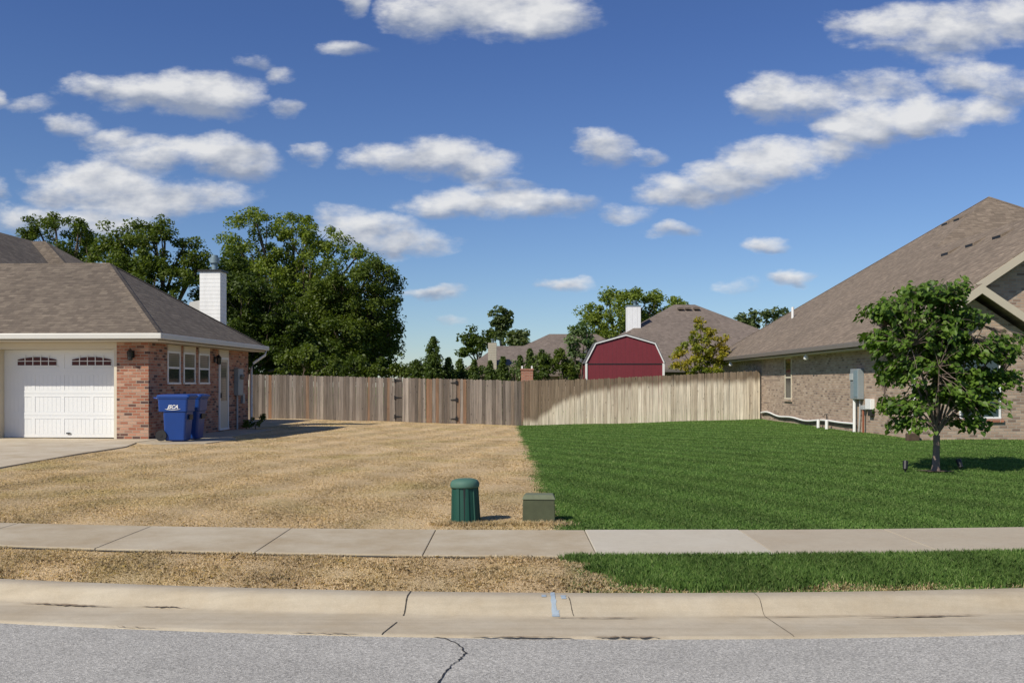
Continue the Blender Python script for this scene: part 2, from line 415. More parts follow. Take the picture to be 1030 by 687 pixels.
# asphalt
m, t, b, o = new_mat('asphalt'); M['asphalt'] = m
oc = coords(t)
vo = N(t, 'ShaderNodeTexVoronoi', {'Vector': oc, 'Scale': 120.0, 'Randomness': 1.0})
n1 = N(t, 'ShaderNodeTexNoise', {'Vector': oc, 'Scale': 0.9, 'Detail': 6.0, 'Roughness': .65})
n2 = N(t, 'ShaderNodeTexNoise', {'Vector': oc, 'Scale': 130.0, 'Detail': 4.0, 'Roughness': .8})
rnd = N(t, 'ShaderNodeSeparateColor', {0: vo.outputs['Color']})
c = ramp(t, rnd.outputs[0], [(0, (.23, .220, .200)), (.35, (.360, .346, .314)), (.72, (.435, .418, .380)), (1, (.60, .575, .52))])
k = math_n(t, 'MULTIPLY', math_n(t, 'MULTIPLY_ADD', n1.outputs['Fac'], .6, .70), math_n(t, 'MULTIPLY_ADD', n2.outputs['Fac'], .6, .70))
setv(t, b, 'Base Color', vmath(t, 'MULTIPLY', c, N(t, 'ShaderNodeCombineXYZ', {0: k, 1: k, 2: k}).outputs[0]).outputs[0])
setv(t, b, 'Roughness', .9)
bump(t, b, math_n(t, 'ADD', vo.outputs['Distance'], n2.outputs['Fac']), .5, .006)


# grass colours, shared by the soil sheet under the blades and the blades themselves
def lawn_boundary(t, oc):
    sp = N(t, 'ShaderNodeSeparateXYZ', {0: oc})
    nz = N(t, 'ShaderNodeTexNoise', {'Vector': oc, 'Scale': 1.3, 'Detail': 5.0, 'Roughness': .6})
    nzf = N(t, 'ShaderNodeTexNoise', {'Vector': oc, 'Scale': 9.0, 'Detail': 3.0, 'Roughness': .6})
    wob = math_n(t, 'ADD', math_n(t, 'MULTIPLY_ADD', nz.outputs['Fac'], .2, -.10), math_n(t, 'MULTIPLY_ADD', nzf.outputs['Fac'], .22, -.11))
    lim = math_n(t, 'ADD', math_n(t, 'MULTIPLY_ADD', sp.outputs[1], -.0065, .46), wob)
    return sp, N(t, 'ShaderNodeMapRange', {'Value': math_n(t, 'SUBTRACT', sp.outputs[0], lim), 'From Min': -.07, 'From Max': .07}).outputs[0]


def dry_colour(t, oc, fac):
    n1 = N(t, 'ShaderNodeTexNoise', {'Vector': oc, 'Scale': .55, 'Detail': 6.0, 'Roughness': .6})
    n2 = N(t, 'ShaderNodeTexNoise', {'Vector': vmath(t, 'MULTIPLY', oc, (1.0, 0.30, 1)).outputs[0], 'Scale': 1.15, 'Detail': 5.0, 'Roughness': .6, 'Distortion': .4})
    c = ramp(t, fac, [(0, (.46, .335, .19)), (.35, (.61, .46, .275)), (.75, (.70, .545, .345)), (1, (.80, .66, .46))])
    green = N(t, 'ShaderNodeMapRange', {'Value': n1.outputs['Fac'], 'From Min': .50, 'From Max': .68, 'To Max': .55}).outputs[0]
    c = mixc(t, green, c, (.46, .38, .17))
    k = math_n(t, 'MULTIPLY_ADD', n2.outputs['Fac'], .45, .78)
    sp = N(t, 'ShaderNodeSeparateXYZ', {0: oc})
    bnd = math_n(t, 'SINE', math_n(t, 'ADD', math_n(t, 'ADD', math_n(t, 'MULTIPLY', sp.outputs[0], 2 * math.pi / 1.1), math_n(t, 'MULTIPLY', sp.outputs[1], -.8)), math_n(t, 'MULTIPLY', n1.outputs['Fac'], 3.0)))
    k = math_n(t, 'MULTIPLY_ADD', bnd, .075, k)
    return vmath(t, 'MULTIPLY', c, N(t, 'ShaderNodeCombineXYZ', {0: k, 1: k, 2: k}).outputs[0]).outputs[0]


def green_colour(t, oc, fac):
    n1 = N(t, 'ShaderNodeTexNoise', {'Vector': oc, 'Scale': .8, 'Detail': 5.0, 'Roughness': .6})
    c = ramp(t, fac, [(0, (.062, .122, .026)), (.5, (.120, .215, .045)), (.85, (.175, .280, .068)), (1, (.31, .38, .14))])
    # mowing passes run across the lawn
    sp = N(t, 'ShaderNodeSeparateXYZ', {0: oc})
    w = math_n(t, 'SINE', math_n(t, 'MULTIPLY', math_n(t, 'ADD', math_n(t, 'MULTIPLY', sp.outputs[1], .44), math_n(t, 'MULTIPLY', sp.outputs[0], .90)), 2 * math.pi / .95))
    k = math_n(t, 'ADD', math_n(t, 'MULTIPLY_ADD', n1.outputs['Fac'], .6, .70), math_n(t, 'MULTIPLY', w, .13))
    return vmath(t, 'MULTIPLY', c, N(t, 'ShaderNodeCombineXYZ', {0: k, 1: k, 2: k}).outputs[0]).outputs[0]


m, t, b, o = new_mat('lawn_sheet'); M['lawn'] = m
oc = coords(t)
sp, mask = lawn_boundary(t, oc)
nf = N(t, 'ShaderNodeTexNoise', {'Vector': oc, 'Scale': 38.0, 'Detail': 5.0, 'Roughness': .75})
ff = N(t, 'ShaderNodeMapRange', {'Value': nf.outputs['Fac'], 'From Min': .3, 'From Max': .7}).outputs[0]
dry = dry_colour(t, oc, math_n(t, 'MULTIPLY_ADD', ff, .55, .10))
grn = green_colour(t, oc, math_n(t, 'MULTIPLY', ff, .6))
far = N(t, 'ShaderNodeMapRange', {'Value': sp.outputs[1], 'From Min': 40, 'From Max': 44}).outputs[0]
mask2 = math_n(t, 'MAXIMUM', mask, far)
setv(t, b, 'Base Color', mixc(t, mask2, dry, grn))
setv(t, b, 'Roughness', 1.0)
b.inputs['Specular IOR Level'].default_value = .1
bump(t, b, nf.outputs['Fac'], .9, .03)

for nm, fn in (('dry_blades', dry_colour), ('green_blades', green_colour)):
    m, t, b, o = new_mat(nm); M[nm] = m
    at = N(t, 'ShaderNodeAttribute', attribute_name='rnd')
    c = fn(t, coords(t), at.outputs['Fac'])
    setv(t, b, 'Base Color', c)
    setv(t, b, 'Roughness', .6)
    b.inputs['Specular IOR Level'].default_value = .25
    tr = N(t, 'ShaderNodeBsdfTranslucent', {'Color': vmath(t, 'MULTIPLY', c, (1.25, 1.3, .8)).outputs[0]})
    mx = N(t, 'ShaderNodeMixShader', {0: .3, 1: b.outputs[0], 2: tr.outputs[0]})
    t.links.new(mx.outputs[0], o.inputs[0])

M['leaf_dark'] = leaf_mat('dark_leaves', (.036, .062, .010), (.090, .128, .020))
M['leaf_mid'] = leaf_mat('mid_green_leaves', (.055, .088, .013), (.135, .175, .027))
M['leaf_light'] = leaf_mat('light_green_leaves', (.100, .145, .022), (.245, .300, .050))
M['leaf_far'] = leaf_mat('far_leaves', (.06, .095, .032), (.14, .17, .055))
M['leaf_pear'] = leaf_mat('pale_leaves', (.08, .14, .045), (.19, .25, .10))
M['leaf_con'] = leaf_mat('conifer_foliage', (.050, .090, .018), (.125, .170, .035))
M['leaf_turn'] = leaf_mat('turning_leaves', (.12, .17, .016), (.27, .29, .028), (.46, .33, .035))
M['leaf_red'] = leaf_mat('redbud_leaves', (.045, .095, .012), (.135, .220, .032), trans=.28, rough=.45)


# ------------------------------------------------------------------ object helpers
def tag(o, label=None, cat=None, group=None, kind=None):
    if label: o['label'] = label
    if cat: o['category'] = cat
    if group: o['group'] = group
    if kind: o['kind'] = kind
    return o


def thing(name, label, cat, loc=(0, 0, 0), rz=0.0, group=None):
    o = bpy.data.objects.new(name, None)
    C.objects.link(o)
    o.location = loc
    o.rotation_euler = (0, 0, rz)
    o.empty_display_size = .2
    return tag(o, label, cat, group)


def copy_tree(o, parent=None):
    c = o.copy(); C.objects.link(c); c.parent = parent
    for ch in [x for x in bpy.data.objects if x.parent == o]:
        copy_tree(ch, c)
    return c


class MB:
    """collects faces; build() links them as ONE mesh object with metre-scaled UVs"""
    def __init__(s): s.v = []; s.f = []; s.a = []; s.sm = []

    def add(s, vs, fs, rnd=0.5, smooth=False):
        k = len(s.v)
        s.v += [tuple(p) for p in vs]
        for f in fs:
            s.f.append([i + k for i in f]); s.a.append(rnd); s.sm.append(smooth)
        return s

    def box(s, x0, x1, y0, y1, z0, z1, rnd=.5):
        vs = [(x0, y0, z0), (x1, y0, z0), (x1, y1, z0), (x0, y1, z0), (x0, y0, z1), (x1, y0, z1), (x1, y1, z1), (x0, y1, z1)]
        return s.add(vs, [(0, 3, 2, 1), (4, 5, 6, 7), (0, 1, 5, 4), (1, 2, 6, 5), (2, 3, 7, 6), (3, 0, 4, 7)], rnd)

    def prism(s, pts, d, rnd=.5):
        """closed polygon pts extruded by vector d"""
        n = len(pts); d = Vector(d)
        a = [Vector(p) for p in pts]
        b = [p + d for p in a]
        nrm = Vector((0, 0, 0))
        for i in range(n): nrm += a[i].cross(a[(i + 1) % n])
        flip = nrm.dot(d) > 0
        f = [tuple(range(n))[::-1] if flip else tuple(range(n)), tuple(range(n, 2 * n)) if flip else tuple(range(n, 2 * n))[::-1]]
        for i in range(n):
            j = (i + 1) % n
            q = (i, j, j + n, i + n)
            f.append(q if flip else q[::-1])
        return s.add(a + b, f, rnd)

    def tube(s, path, r, n=8, smooth=True, cap=True):
        path = [Vector(p) for p in path]
        rs = r if isinstance(r, (list, tuple)) else [r] * len(path)
        rings = []
        for i, p in enumerate(path):
            d = (path[min(i + 1, len(path) - 1)] - path[max(i - 1, 0)]).normalized()
            ref = Vector((0, 0, 1)) if abs(d.z) < .9 else Vector((1, 0, 0))
            a = d.cross(ref).normalized(); b_ = d.cross(a).normalized()
            rings.append([p + a * math.cos(2 * math.pi * k / n) * rs[i] + b_ * math.sin(2 * math.pi * k / n) * rs[i] for k in range(n)])
        vs = [q for rr in rings for q in rr]
        fs = []
        for i in range(len(path) - 1):
            for k in range(n):
                fs.append((i * n + k, i * n + (k + 1) % n, (i + 1) * n + (k + 1) % n, (i + 1) * n + k))
        s.add(vs, fs, smooth=smooth)
        if cap:
            s.add(rings[0], [tuple(range(n))[::-1]]); s.add(rings[-1], [tuple(range(n))])
        return s

    def lathe(s, prof, n=32, c=(0, 0), smooth=True, mod=None):
        vs = []; fs = []
        for (r, z) in prof:
            for k in range(n):
                a = 2 * math.pi * k / n
                rr = r * (mod(a) if mod else 1)
                vs.append((c[0] + rr * math.cos(a), c[1] + rr * math.sin(a), z))
        for i in range(len(prof) - 1):
            for k in range(n):
                fs.append((i * n + k, i * n + (k + 1) % n, (i + 1) * n + (k + 1) % n, (i + 1) * n + k))
        s.add(vs, fs, smooth=smooth)
        s.add(vs[-n:], [tuple(range(n))]); s.add(vs[:n], [tuple(range(n))[::-1]])
        return s

    def build(s, name, mat, parent=None, bevel=0.0):
        me = bpy.data.meshes.new(name)
        me.from_pydata(s.v, [], s.f)
        me.update()
        me.polygons.foreach_set('use_smooth', s.sm)
        uvl = me.uv_layers.new(name='UVMap')
        nl = len(me.loops)
        co = np.empty(len(me.vertices) * 3); me.vertices.foreach_get('co', co); co = co.reshape(-1, 3)
        vi = np.empty(nl, int); me.loops.foreach_get('vertex_index', vi)
        pn = np.empty(len(me.polygons) * 3); me.polygons.foreach_get('normal', pn); pn = pn.reshape(-1, 3)
        lt = np.empty(len(me.polygons), int); me.polygons.foreach_get('loop_total', lt)
        nn_ = np.repeat(pn, lt, axis=0)
        up_ = np.array([0, 0, 1.0])
        ua = np.cross(np.broadcast_to(up_, nn_.shape), nn_)
        ln = np.linalg.norm(ua, axis=1)
        flat = ln < 1e-3
        ua[flat] = (1, 0, 0); ln[flat] = 1
        ua /= ln[:, None]
        va = np.cross(nn_, ua)
        P_ = co[vi]
        uv_ = np.stack([(P_ * ua).sum(1), (P_ * va).sum(1)], 1)
        uvl.data.foreach_set('uv', uv_.ravel())
        at_ = me.attributes.new('rnd', 'FLOAT', 'FACE')
        at_.data.foreach_set('value', s.a)
        me.materials.append(M[mat] if isinstance(mat, str) else mat)
        ob = bpy.data.objects.new(name, me)
        C.objects.link(ob)
        ob.parent = parent
        if bevel:
            bm_ = ob.modifiers.new('bevel', 'BEVEL'); bm_.width = bevel; bm_.segments = 2; bm_.limit_method = 'ANGLE'; bm_.angle_limit = R(40)
        return ob


def tri_mesh(name, V, k, mat, parent=None, rnd=None, smooth=False):
    """V: (n*k,3) vertices, n separate polygons of k corners"""
    n = len(V) // k
    me = bpy.data.meshes.new(name)
    me.vertices.add(len(V)); me.vertices.foreach_set('co', V.astype(np.float32).ravel())
    me.loops.add(n * k); me.loops.foreach_set('vertex_index', np.arange(n * k, dtype=np.int32))
    me.polygons.add(n); me.polygons.foreach_set('loop_start', np.arange(0, n * k, k, dtype=np.int32))
    try: me.polygons.foreach_set('loop_total', np.full(n, k, dtype=np.int32))
    except Exception: pass
    if rnd is not None:
        a = me.attributes.new('rnd', 'FLOAT', 'FACE'); a.data.foreach_set('value', rnd.astype(np.float32))
    me.update(calc_edges=True)
    me.materials.append(M[mat])
    ob = bpy.data.objects.new(name, me); C.objects.link(ob); ob.parent = parent
    return ob


def PT(px, py, Z):
    """the world point at distance Z seen at that place of the picture"""
    return Vector(((px - CX) / F * Z, Z, EYE + (HY - py) / F * Z))


# ------------------------------------------------------------------ terrain
def smooth(a, b_, x):
    t_ = np.clip((x - a) / (b_ - a), 0, 1)
    return t_ * t_ * (3 - 2 * t_)


def ground(x, y):
    fx = np.interp(x, [-40, -11, -9, -4.8, 0.2, 4, 10, 14, 40], [.18, .13, .11, .0, -.15, -.05, .19, .22, .2])
    s_ = smooth(12, 38, y)
    z = .25 + s_ * (fx - .25)
    z = z + (.0 - z) * smooth(44, 80, y)
    z = z - .03 * np.exp(-((y - 8.74) / .25) ** 2)
    return z + .012 * np.sin(x * 1.7 + y * .9) * np.clip((y - 9.5) / 4, 0, 1)


def gz(x, y): return float(ground(np.array(float(x)), np.array(float(y))))


def curve(x, y0):
    """how far a street line at y0 bends away from straight (the street curves gently)"""
    b2 = np.interp(y0, [6.5, 8.8], [.0222, .0133])
    x = np.asarray(x, float)
    xc = np.clip(x, -7, 7)
    a1 = np.interp(y0, [6.5, 8.8], [-.039, -.026])
    return a1 * x + b2 * (xc * xc + 2 * xc * (x - xc))


XS = np.concatenate([[-2500, -600, -150, -60, -30], np.arange(-20, 20.01, .5), [30, 60, 150, 600, 2500]])


def curve_far(x, y0): return curve(np.clip(x, -30, 30), y0)


def strip_sheet(name, rows, mat, kind='structure', xs=XS, parent=None):
    """rows: (y0, z, bend) lines joined by quads"""
    mb = MB(); n = len(xs)
    vs = []
    for (y0, z, yb) in rows:
        off = curve_far(xs, yb if yb else y0) if yb is not None else np.zeros(n)
        zz = np.broadcast_to(z, xs.shape)
        for i in range(n): vs.append((xs[i], y0 + off[i], zz[i]))
    fs = [(j * n + i, j * n + i + 1, (j + 1) * n + i + 1, (j + 1) * n + i) for j in range(len(rows) - 1) for i in range(n - 1)]
    mb.add(vs, fs, smooth=True)
    o_ = mb.build(name, mat, parent)
    return tag(o_, kind=kind)


# asphalt carriageway, a shallow crown towards its middle
strip_sheet('road', [(-2.2, .035, 5.8), (1.8, .12, 5.8), (5.8, .044, 5.8)], 'asphalt')
strip_sheet('far_verge', [(-2500, 0.0, None), (-60, 0.1, None), (-4.0, .16, 5.8), (-2.2, .036, 5.8)], 'lawn')


# curb and gutter, cast as one: lip, pan, face, top, back
def curb_profile():
    y0 = 5.8
    prof = [(5.78, -.1), (5.80, .050), (5.84, .056), (6.10, .052), (6.32, .050), (6.345, .058), (6.375, .085), (6.40, .120), (6.425, .142), (6.455, .152), (6.56, .158), (6.575, .150), (6.58, 0.0)]
    xs = np.concatenate([[-600, -60, -30], np.arange(-20, 20.01, .25), [30, 60, 600]])
    mb = MB(); n = len(xs)
    vs = []
    for (y, z) in prof:
        off = curve_far(xs, 6.5)
        for i in range(n): vs.append((xs[i], y + off[i], z))
    mb.add(vs, [(j * n + i, j * n + i + 1, (j + 1) * n + i + 1, (j + 1) * n + i) for j in range(len(prof) - 1) for i in range(n - 1)], smooth=True)
    return mb.build('curb', 'curb')


curb = tag(curb_profile(), kind='structure')
# the ground between curb and sidewalk
strip_sheet('verge_ground', [(6.57, .150, 6.5), (6.75, .185, 6.6), (7.10, .215, 7.1), (7.46, .235, 7.5)], 'lawn')

# sidewalk, poured in panels with joints
SWX = [-600, -60, -30] + [-3.4 - 1.35 * k for k in range(14, 0, -1)] + [-3.4, -2.05, -.70, .665, 2.08, 3.43] + [3.43 + 1.35 * k for k in range(1, 15)] + [30, 60, 600]
mbs = {'walk': MB(), 'walk_new': MB(), 'walk_pink': MB()}
for a_, b_ in zip(SWX[:-1], SWX[1:]):
    key = 'walk' if b_ < .7 else ('walk_new' if b_ < 2.2 else 'walk_pink')
    g_ = .0035
    ys = []
    for x_ in (a_ + g_, b_ - g_):
        ys.append((7.44 + float(curve_far(x_, 7.5)), 8.74 + float(curve_far(x_, 8.8))))
    x0_, x1_ = a_ + g_, b_ - g_
    dz = .004 if key == 'walk_new' else 0
    mbs[key].prism([(x0_, ys[0][0], .252 + dz), (x1_, ys[1][0], .252 + dz), (x1_, ys[1][1], .252 + dz), (x0_, ys[0][1], .252 + dz)], (0, 0, -.1))
tag(mbs['walk'].build('sidewalk', 'walk', bevel=.006), kind='structure')
tag(mbs['walk_new'].build('sidewalk', 'walk_new', bevel=.006), kind='structure')
tag(mbs['walk_pink'].build('sidewalk', 'walk_pink', bevel=.006), kind='structure')
strip_sheet('sidewalk_bed', [(7.40, .238, 7.5), (8.78, .238, 8.8)], 'joint')

# the lots: one sheet from the sidewalk to the horizon
gx = np.concatenate([[-2500, -800, -300, -120, -70], np.arange(-44, 44.1, .75), [70, 120, 300, 800, 2500]])
gy = np.concatenate([[8.735, 9.0, 9.3], np.arange(10, 46, .75), [50, 60, 80, 120, 200, 400, 1000, 3000]])
vs = []
for y_ in gy:
    fade = max(0, 1 - (y_ - 8.735) / 7)
    off = curve_far(gx, 8.8) * fade
    zz = ground(gx, np.full_like(gx, y_))
    if y_ > 90: zz = zz - (y_ - 90) * .004
    for i in range(len(gx)): vs.append((gx[i], y_ + off[i], zz[i]))
n_ = len(gx)
mb = MB(); mb.add(vs, [(j * n_ + i, j * n_ + i + 1, (j + 1) * n_ + i + 1, (j + 1) * n_ + i) for j in range(len(gy) - 1) for i in range(n_ - 1)], smooth=True)
tag(mb.build('ground', 'lawn'), kind='structure')


_fade = np.maximum(0, 1 - (gy - 8.735) / 7)
_ZG = np.stack([ground(gx, np.full_like(gx, y_)) for y_ in gy])


def sheet_z(x, y):
    """height of the ground sheet itself, so that grass roots sit exactly on it"""
    x = np.asarray(x, float); y = np.asarray(y, float)
    c_ = curve(x, 8.8)
    y0_ = np.where(y - c_ < 15.735, (y - c_ * (1 + 8.735 / 7)) / (1 - c_ / 7), y)
    i = np.clip(np.searchsorted(gx, x) - 1, 0, len(gx) - 2); j = np.clip(np.searchsorted(gy, y0_) - 1, 0, len(gy) - 2)
    a = (x - gx[i]) / (gx[i + 1] - gx[i]); b_ = np.clip((y0_ - gy[j]) / (gy[j + 1] - gy[j]), 0, 1)
    return (_ZG[j, i] * (1 - a) + _ZG[j, i + 1] * a) * (1 - b_) + (_ZG[j + 1, i] * (1 - a) + _ZG[j + 1, i + 1] * a) * b_


def slab(name, pts, mat, lift=.03, depth=.3, bev=.012):
    """a concrete slab on the ground, subdivided so it follows it"""
    bm = bmesh.new()
    vs_ = [bm.verts.new((x_, y_, gz(x_, y_) + lift)) for x_, y_ in pts]
    f = bm.faces.new(vs_)
    if f.normal.z < 0: f.normal_flip()
    r_ = bmesh.ops.extrude_face_region(bm, geom=[f])
    for v_ in [g for g in r_['geom'] if isinstance(g, bmesh.types.BMVert)]: v_.co.z += .0
    for v_ in vs_: v_.co.z -= depth
    bmesh.ops.recalc_face_normals(bm, faces=bm.faces)
    bmesh.ops.triangulate(bm, faces=[f for f in bm.faces if len(f.verts) > 4])
    me = bpy.data.meshes.new(name); bm.to_mesh(me); bm.free()
    me.materials.append(M[mat])
    o_ = bpy.data.objects.new(name, me); C.objects.link(o_)
    return tag(o_, kind='structure')


DRIVE = [(-8.75, 23.55), (-8.75, 22.2), (-8.35, 20.6), (-8.20, 18.0), (-8.1, 15.0), (-8.1, 12.0), (-7.9, 9.4), (-18, 9.4), (-18, 24.2), (-12.7, 23.75)]
slab('driveway', DRIVE, 'drive', .026)
PADP = [(-8.72, 22.1), (-8.15, 21.5), (-7.0, 21.75), (-6.95, 24.0), (-7.5, 25.5), (-7.45, 29.6), (-8.66, 29.7), (-8.90, 23.42)]
slab('side_walkway', PADP, 'walk', .020)

# joints, cracks, silt and paint: thin sheets lying on the concrete
def ribbon(name, pts, w, mat, kind='structure', rnd_w=.3):
    mb = MB()
    vs_ = []
    pv = [Vector(p) for p in pts]
    for i, p in enumerate(pv):
        d = (pv[min(i + 1, len(pv) - 1)] - pv[max(i - 1, 0)]).normalized()
        sd_ = Vector((-d.y, d.x, 0)); sd_ = sd_.normalized() if sd_.length > 1e-6 else Vector((1, 0, 0))
        ww = w * (1 + random.uniform(-rnd_w, rnd_w)) / 2
        vs_ += [p - sd_ * ww, p + sd_ * ww]
    mb.add(vs_, [(2 * i, 2 * i + 1, 2 * i + 3, 2 * i + 2) for i in range(len(pv) - 1)])
    return mb


def curb_z(y):
    P_ = [(5.80, .050), (5.84, .056), (6.10, .052), (6.32, .050), (6.345, .058), (6.375, .085), (6.40, .120), (6.425, .142), (6.455, .152), (6.56, .158)]
    return float(np.interp(y, [p[0] for p in P_], [p[1] for p in P_]))


mbj = MB()
def curb_joint(x0, x1, w, ya=5.81, yb=6.55):
    pts = []
    for k in range(30):
        y = ya + (yb - ya) * k / 29
        x_ = x0 + (x1 - x0) * k / 29
        pts.append((x_, y + float(curve_far(x_, 6.5)), curb_z(y) + .003))
    r_ = ribbon('j', pts, w, 'joint')
    mbj.add(r_.v, r_.f)
curb_joint(-.80, -.745, .009, 5.81, 6.12)
curb_joint(-.725, -.70, .009, 6.3, 6.555)
curb_joint(1.72, 1.66, .004)
curb_joint(-4.7, -4.7, .006); curb_joint(4.3, 4.3, .008); curb_joint(.41, .38, .005, 6.33, 6.46)
tag(mbj.build('curb_joints', 'joint'), kind='structure')


def road_pt(px, py):
    z_ = .06
    for _ in range(5):
        Y = F * (EYE - z_) / (py - HY)
        x_ = (px - CX) / F * Y
        yl = Y - float(curve_far(x_, 5.8))
        z_ = float(np.interp(yl, [1.8, 5.8], [.12, .044]))
    return (x_, Y, z_ + .004)


def jitter(pts, n, a):
    out = []
    for p, q in zip(pts[:-1], pts[1:]):
        for k in range(n):
            s_ = k / n
            out.append(tuple(p[i] + (q[i] - p[i]) * s_ + (random.uniform(-a, a) if i < 2 else 0) for i in range(3)))
    return out + [pts[-1]]


cr = jitter([road_pt(*p) for p in ((436, 640.5), (452, 643.5), (463, 650), (468, 657), (462, 664), (454, 669), (449, 676), (441, 687), (430, 700), (425, 720))], 5, .008)
tag(ribbon('c', cr, .008, 'tar', rnd_w=.6).build('road_crack', 'tar'), kind='structure')

mbd = MB()
for (x0_, x1_, yc, w) in ((-3.45, -2.75, 6.29, .05), (-2.6, -2.2, 6.33, .02), (.2, .9, 6.27, .025), (-.3, .4, 5.79, .022), (.45, .95, 5.80, .03), (-1.4, -.9, 5.80, .015), (-2.6, -2.2, 5.80, .012), (1.3, 2.6, 6.29, .012), (2.3, 3.2, 6.24, .03)):
    k_ = 22
    vs_ = []
    for i in range(k_ + 1):
        x_ = x0_ + (x1_ - x0_) * i / k_
        hw = w / 2 * math.sin(math.pi * min(1, max(0.02, i / k_))) * random.uniform(.4, 1.3)
        yy_ = yc + random.uniform(-.006, .006)
        o_ = float(curve_far(x_, 6.5))
        vs_ += [(x_, yy_ - hw + o_, curb_z(yy_) + .010), (x_, yy_ + hw + o_, curb_z(yy_) + .010)]
    mbd.add(vs_, [(2 * i, 2 * i + 1, 2 * i + 3, 2 * i + 2) for i in range(k_)])
tag(mbd.build('gutter_silt', 'debris'), kind='structure')

# faded blue utility mark sprayed on the curb: an upright bar with a dab each side
mbp = MB()
def curb_patch(x0_, x1_, ya, yb):
    vs_ = []; n = 10
    for k in range(n + 1):
        y = ya + (yb - ya) * k / n
        for x_ in (x0_ + random.uniform(-.004, .004), x1_ + random.uniform(-.004, .004)):
            vs_.append((x_, y + float(curve_far(x_, 6.5)), curb_z(y) + .0035))
    mbp.add(vs_, [(2 * i, 2 * i + 1, 2 * i + 3, 2 * i + 2) for i in range(n)])
curb_patch(.262, .295, 6.355, 6.56); curb_patch(.266, .315, 6.32, 6.37)
curb_patch(.200, .232, 6.45, 6.50); curb_patch(.330, .365, 6.43, 6.49)
tag(mbp.build('paint_mark', 'bluepaint'), kind='structure')


# ------------------------------------------------------------------ roofs
def roof(name, faces, mat, parent, th=.14):
    """polygons of the upper surface, thickened downwards"""
    key = {}; vs_ = []
    def vid(p):
        k_ = tuple(round(c, 4) for c in p)
        if k_ not in key: key[k_] = len(vs_); vs_.append(p)
        return key[k_]
    F_ = []
    for f in faces:
        a = [Vector(p) for p in f]
        nrm = Vector((0, 0, 0))
        for i in range(len(a)): nrm += a[i].cross(a[(i + 1) % len(a)])
        ids = [vid(p) for p in f]
        F_.append(ids if nrm.z > 0 else ids[::-1])
    cnt = {}
    for f in F_:
        for i in range(len(f)): cnt[(f[i], f[(i + 1) % len(f)])] = 1
    n = len(vs_)
    V_ = list(vs_) + [(p[0], p[1], p[2] - th) for p in vs_]
    A = list(F_) + [[i + n for i in f][::-1] for f in F_]
    for (a, b_) in cnt:
        if (b_, a) not in cnt: A.append([b_, a, a + n, b_ + n])
    return MB().add(V_, A).build(name, mat, parent)


def hip_faces(x0, x1, y0, y1, z, px_, py_=None):
    """hip roof over a rectangle, side slopes px_ (end faces) / py_ (front and back)"""
    py_ = py_ or px_
    ry = (y1 - y0) / 2
    zr = z + ry * py_
    rx = (zr - z) / px_
    if 2 * rx > (x1 - x0):
        rx = (x1 - x0) / 2
        zr = z + rx * px_; ry = (zr - z) / py_
        A, B = ((x0 + x1) / 2, y0 + ry, zr), ((x0 + x1) / 2, y1 - ry, zr)
        return [[(x0, y0, z), (x1, y0, z), A], [(x1, y0, z), (x1, y1, z), B, A], [(x1, y1, z), (x0, y1, z), B], [(x0, y1, z), (x0, y0, z), A, B]]
    ym = (y0 + y1) / 2
    A, B = (x0 + rx, ym, zr), (x1 - rx, ym, zr)
    return [[(x0, y0, z), (x1, y0, z), B, A], [(x1, y0, z), (x1, y1, z), B], [(x1, y1, z), (x0, y1, z), A, B], [(x0, y1, z), (x0, y0, z), A]]


def window_unit(parent, axis, a0, a1, z0, z1, plane, out, frame='white', glass=('glass', 'glass'), fw=.05, header=None, sill=None, meet=.5):
    """a sash window in a wall. axis 'x': lies in a plane y=plane; axis 'y': in a plane x=plane; out = outward sign"""
    def bx(mb, u0, u1, d0, d1, zz0, zz1):
        lo, hi = sorted((plane + out * d0, plane + out * d1))
        if axis == 'x': mb.box(u0, u1, lo, hi, zz0, zz1)
        else: mb.box(lo, hi, u0, u1, zz0, zz1)
    f = MB()
    bx(f, a0, a1, -.03, .025, z1 - fw, z1); bx(f, a0, a1, -.03, .04, z0, z0 + fw)
    bx(f, a0, a0 + fw, -.03, .024, z0 + fw, z1 - fw); bx(f, a1 - fw, a1, -.03, .024, z0 + fw, z1 - fw)
    zm = z0 + (z1 - z0) * meet
    bx(f, a0 + fw, a1 - fw, -.03, .020, zm - fw * .5, zm + fw * .5)
    w = f.build('window', frame, parent)
    g1_ = MB(); bx(g1_, a0 + fw, a1 - fw, .001, .005, z0 + fw, zm - fw * .5); g1_.build('pane', glass[0], w)
    g2_ = MB(); bx(g2_, a0 + fw, a1 - fw, .001, .010, zm + fw * .5, z1 - fw); g2_.build('pane', glass[1], w)
    if header:
        h_ = MB(); bx(h_, a0, a1, -.02, .03, z1 + .002, header); h_.build('header_board', 'cream', w)
    if sill:
        s_ = MB(); bx(s_, a0 - .06, a1 + .06, -.02, .06, z0 - .085, z0 - .002); s_.build('sill', sill, w)
    return w


